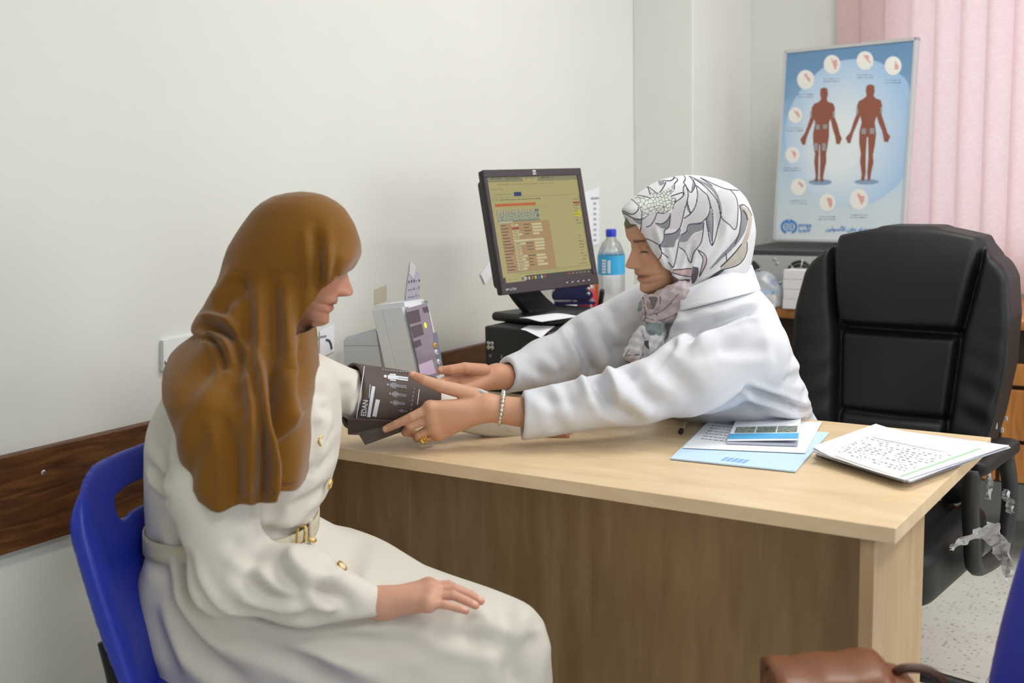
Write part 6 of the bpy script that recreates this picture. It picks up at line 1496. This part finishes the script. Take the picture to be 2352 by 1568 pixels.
fills = [(LG, [(1000, 250), (1080, 300), (1135, 400), (1130, 480), (1060, 590), (1040, 620), (890, 650), (860, 700), (800, 760), (830, 560), (900, 520), (980, 380)]), (LG, [(300, 790), (320, 600), (400, 540), (505, 480), (660, 520), (650, 640), (590, 720), (585, 800), (530, 890), (390, 825)]), (LG, [(770, 850), (900, 800), (1030, 730), (1030, 860), (940, 980), (900, 1100), (830, 970), (765, 910)]), (LG, [(320, 820), (420, 835), (520, 900), (550, 980), (540, 1050), (500, 1105), (400, 960)]), (LG, [(680, 700), (770, 690), (830, 470), (860, 250), (840, 220), (800, 320), (690, 460), (660, 560), (650, 700)]), (LG, [(1110, 220), (1230, 380), (1265, 540), (1250, 620), (1180, 800), (1165, 600), (1130, 400), (1110, 310)]), (LG, [(1230, 260), (1405, 240), (1480, 380), (1490, 450), (1455, 705), (1360, 650), (1280, 560), (1270, 420)]),
 (GR, [(520, 900), (545, 885), (585, 830), (590, 765), (640, 765), (720, 740), (780, 690), (775, 770), (760, 800), (720, 850), (700, 915), (620, 920), (550, 920)]), (GR, [(765, 850), (770, 790), (860, 720), (890, 650), (1050, 620), (1045, 690), (1030, 720), (950, 745), (900, 790), (850, 850)]), (GR, [(485, 635), (570, 640), (650, 570), (655, 640), (630, 690), (590, 700), (530, 680)]), (GR, [(1090, 580), (1140, 480), (1165, 600), (1160, 880), (1130, 770), (1095, 680)]), (GR, [(950, 85), (1060, 130), (1180, 200), (1250, 330), (1280, 480), (1260, 560), (1250, 430), (1190, 280), (1110, 200), (1020, 140)]), (GR, [(850, 400), (880, 420), (890, 480), (905, 500), (890, 520), (860, 470)]), (GR, [(215, 580), (310, 590), (305, 650), (260, 630)]), (GR, [(930, 200), (965, 110), (975, 180), (950, 240), (915, 265)]), (GR, [(560, 150), (605, 128), (625, 160), (570, 190)]),
 (GR, [(1520, 440), (1560, 430), (1600, 560), (1610, 640), (1560, 760), (1450, 900), (1330, 1010), (1180, 1150), (1130, 1180), (1250, 1030), (1400, 880), (1490, 760), (1520, 600)]), (BG, [(1530, 430), (1640, 480), (1690, 560), (1660, 700), (1600, 860), (1480, 1010), (1330, 1110), (1250, 1170), (1330, 1080), (1480, 930), (1560, 800), (1610, 660), (1590, 530)]), (BG, [(1330, 1110), (1500, 990), (1600, 880), (1605, 960), (1560, 1060), (1500, 1120), (1380, 1170), (1250, 1190)]),
 (PK, [(705, 1190), (910, 1170), (905, 1270), (800, 1250), (710, 1220)]), (PK, [(1040, 1000), (1090, 1080), (1080, 1150), (1020, 1270), (1040, 1110)]), (DK, [(920, 1160), (990, 1170), (995, 1260), (940, 1360), (910, 1300)]), (DK, [(690, 1260), (780, 1310), (870, 1295), (905, 1310), (870, 1350), (760, 1350), (690, 1310)]), (PK, [(650, 1330), (780, 1350), (900, 1340), (860, 1480), (640, 1500)]), (DK, [(1100, 1300), (1250, 1190), (1300, 1200), (1180, 1280), (1000, 1350)])]
lines = [[(95, 450), (150, 510), (215, 530), (270, 490), (290, 440), (270, 400), (240, 355)], [(150, 530), (210, 570), (290, 590), (345, 575), (400, 530), (450, 500), (505, 475)], [(300, 440), (320, 500), (318, 600), (310, 700), (290, 790)], [(505, 475), (490, 540), (460, 610), (420, 660), (375, 680)], [(660, 520), (655, 600), (640, 680), (590, 720), (585, 800), (570, 850), (530, 890), (450, 850), (390, 825), (300, 815)], [(485, 635), (560, 640), (620, 600), (660, 540)], [(600, 765), (700, 750), (770, 690), (800, 600), (830, 470), (860, 380), (880, 280), (860, 190)], [(240, 750), (290, 745)], [(530, 890), (550, 960), (545, 1030), (500, 1105)], [(520, 905), (560, 980), (635, 1045)], [(790, 770), (850, 730), (880, 650), (1000, 640), (1060, 600), (1120, 520), (1135, 420), (1110, 310), (1050, 250), (990, 190)], [(825, 575), (900, 520), (960, 430), (990, 300), (985, 200)], [(880, 280), (865, 400), (900, 510)], [(840, 150), (870, 110), (880, 70)], [(840, 150), (860, 190), (910, 270), (960, 210), (975, 170), (930, 75)], [(820, 300), (830, 210), (860, 180)], [(690, 460), (720, 390), (810, 320), (820, 270), (660, 320)], [(605, 340), (720, 340), (710, 400)], [(760, 85), (780, 120), (730, 170), (720, 230), (640, 310)], [(620, 130), (700, 130), (760, 90)], [(440, 200), (520, 280), (570, 250), (640, 150)], [(440, 200), (440, 290), (470, 330)], [(510, 510), (600, 510), (690, 430)], [(300, 310), (380, 320), (440, 340)], [(1110, 310), (1140, 420), (1170, 560), (1155, 900)], [(1085, 580), (1100, 690), (1155, 900), (1250, 620), (1270, 500)], [(945, 80), (1110, 220), (1230, 380), (1270, 560), (1360, 650), (1455, 705), (1490, 450), (1470, 320), (1405, 235)], [(1060, 95), (1200, 170), (1320, 220), (1420, 240), (1540, 250)], [(1060, 100), (1180, 190)], [(1510, 430), (1570, 420), (1640, 470), (1690, 550)], [(1510, 430), (1530, 520), (1515, 650), (1490, 770), (1440, 880)], ('w', 10, [(1565, 490), (1600, 540), (1612, 600)]), [(1600, 870), (1600, 980), (1540, 1090), (1450, 1150), (1250, 1200), (1110, 1300)], [(1330, 1000), (1330, 1090)], ('w', 8, [(1520, 890), (1400, 1020), (1260, 1150)]), [(765, 920), (830, 970), (900, 1105), (940, 980), (1020, 870), (1045, 750), (1055, 630)], [(700, 1190), (910, 1170)], [(690, 1225), (800, 1255), (905, 1275)], [(640, 1100), (700, 1145), (760, 850)], [(985, 950), (1060, 1000), (1090, 1080), (1060, 1180), (1010, 1270)], [(985, 950), (1040, 1050), (1030, 1160), (1010, 1270)], [(920, 1150), (990, 1170)]]
pp_ = flat_xy(Vs, 1410, 390, 5.2265)
Cs = np.tile(np.array(srgb(216, 217, 222)[:3]), (len(Vs), 1))
Cs = paint(pp_, Cs, fills, lines, 6.2)
# mosaic centre of the flower
rsd = np.random.RandomState(4); seeds = np.stack([rsd.uniform(270, 730, 90), rsd.uniform(170, 530, 90)], 1)
for it in range(6):
    d = np.sqrt(((seeds[:, None]-seeds[None])**2).sum(2))+np.eye(90)*1e9; j = d.argmin(1); close = d.min(1) < 36; seeds[close] += (seeds[close]-seeds[j[close]])*0.3
zone = in_poly(pp_, [(270, 350), (300, 310), (440, 340), (450, 240), (520, 285), (600, 250), (720, 180), (715, 240), (650, 300), (720, 345), (700, 430), (600, 510), (510, 505), (400, 530), (345, 575), (320, 480), (290, 430)])
zi = np.where(zone)[0]
if len(zi):
    d = np.sort(np.sqrt(((pp_[zi][:, None]-seeds[None])**2).sum(2)), axis=1); a = np.clip((5.0-(d[:, 1]-d[:, 0]))/4+0.5, 0, 1)[:, None]
    Cs[zi] = np.array(srgb(208, 213, 209)[:3])*(1-a)+np.array(srgb(80, 80, 84)[:3])*a
ob = np_obj('headscarf', local(Vs, BASE_B), Fs_, 'floral_cloth', pb_, colors=Cs)
md = ob.modifiers.new('thick', 'SOLIDIFY'); md.thickness = 0.003; md.offset = -1
ob['label'] = 'white headscarf printed with grey line flowers'
# wrap under the chin, knot and hanging ends
def wrap_f(x, y, z):
    d = rcone(x, y, z, Q(1492, 702, 2.70), Q(1565, 672, 2.665), 0.024, 0.028)
    d = smin(d, rcone(x, y, z, Q(1487, 720, 2.71), Q(1570, 700, 2.665), 0.020, 0.022), 0.005)
    d = smin(d, rcone(x, y, z, Q(1492, 702, 2.72), Q(1520, 690, 2.82), 0.026, 0.030), 0.012)
    d = smin(d, rcone(x, y, z, Q(1498, 738, 2.69), Q(1550, 720, 2.67), 0.016, 0.020), 0.004)
    d = smin(d, ellip(x, y, z, Q(1502, 762, 2.675), (0.030, 0.024, 0.022)), 0.004)
    d = smin(d, rcone(x, y, z, Q(1478, 768, 2.68), Q(1462, 812, 2.69), 0.020, 0.030), 0.005)
    d = smin(d, rcone(x, y, z, Q(1510, 772, 2.665), Q(1500, 800, 2.665), 0.022, 0.022), 0.004)
    d = smin(d, rcone(x, y, z, Q(1470, 815, 2.68), Q(1452, 842, 2.70), 0.026, 0.008), 0.006)
    return d+0.0016*np.sin(x*210+z*160+y*60)*np.sin(z*150-x*90)+0.001*np.sin(x*380-z*300)
V2, F2 = surf_net(wrap_f, (0.22, 2.58, 0.84), (0.50, 2.90, 1.10), 0.0026, 1)
p2 = flat_xy(V2, 1410, 620, 6.533, 2.66)
C2 = np.where(V2[:, 2:] > Q(1500, 745, 2.68)[2], np.array(srgb(186, 172, 176)[:3]), np.array(srgb(200, 198, 203)[:3]))
kf = [((190, 176, 180), [(440, 400), (800, 380), (980, 300), (980, 620), (760, 740), (500, 760), (440, 600)]), ((112, 104, 112), [(540, 420), (660, 420), (620, 560), (560, 600), (560, 500)]), ((150, 140, 130), [(500, 470), (560, 520), (590, 570), (520, 590)]), ((120, 130, 134), [(500, 800), (730, 820), (700, 960), (540, 975), (480, 900)]), ((74, 74, 78), [(455, 1060), (540, 1060), (520, 1170), (460, 1130)]), ((218, 220, 226), [(545, 980), (720, 970), (760, 1060), (620, 1200), (520, 1180)]), ((196, 188, 190), [(200, 1280), (430, 1180), (400, 1340), (280, 1420), (220, 1360)]), ((60, 60, 68), [(190, 1380), (290, 1420), (270, 1480), (180, 1420)]), ((130, 150, 142), [(345, 620), (430, 470), (445, 600), (360, 700)]), ((150, 150, 154), [(720, 760), (860, 840), (850, 960), (760, 1100)])]
kl = [[(700, 400), (690, 560)], [(850, 470), (950, 340)], [(550, 690), (700, 640), (860, 480)], [(500, 740), (700, 760), (980, 620)], [(470, 560), (500, 700), (480, 780)], [(200, 1290), (390, 1260)], [(440, 1130), (430, 1280)], [(340, 1420), (400, 1310)], [(240, 1200), (180, 1300)], [(470, 400), (470, 520)], [(640, 650), (660, 690)], [(420, 900), (460, 1040)]]
C2 = paint(p2, C2, kf, kl, 5)
ob2 = np_obj('scarf_knot', local(V2, BASE_B), F2, 'floral_cloth', pb_, colors=C2)
ob2['label'] = 'knotted ends of the floral headscarf'
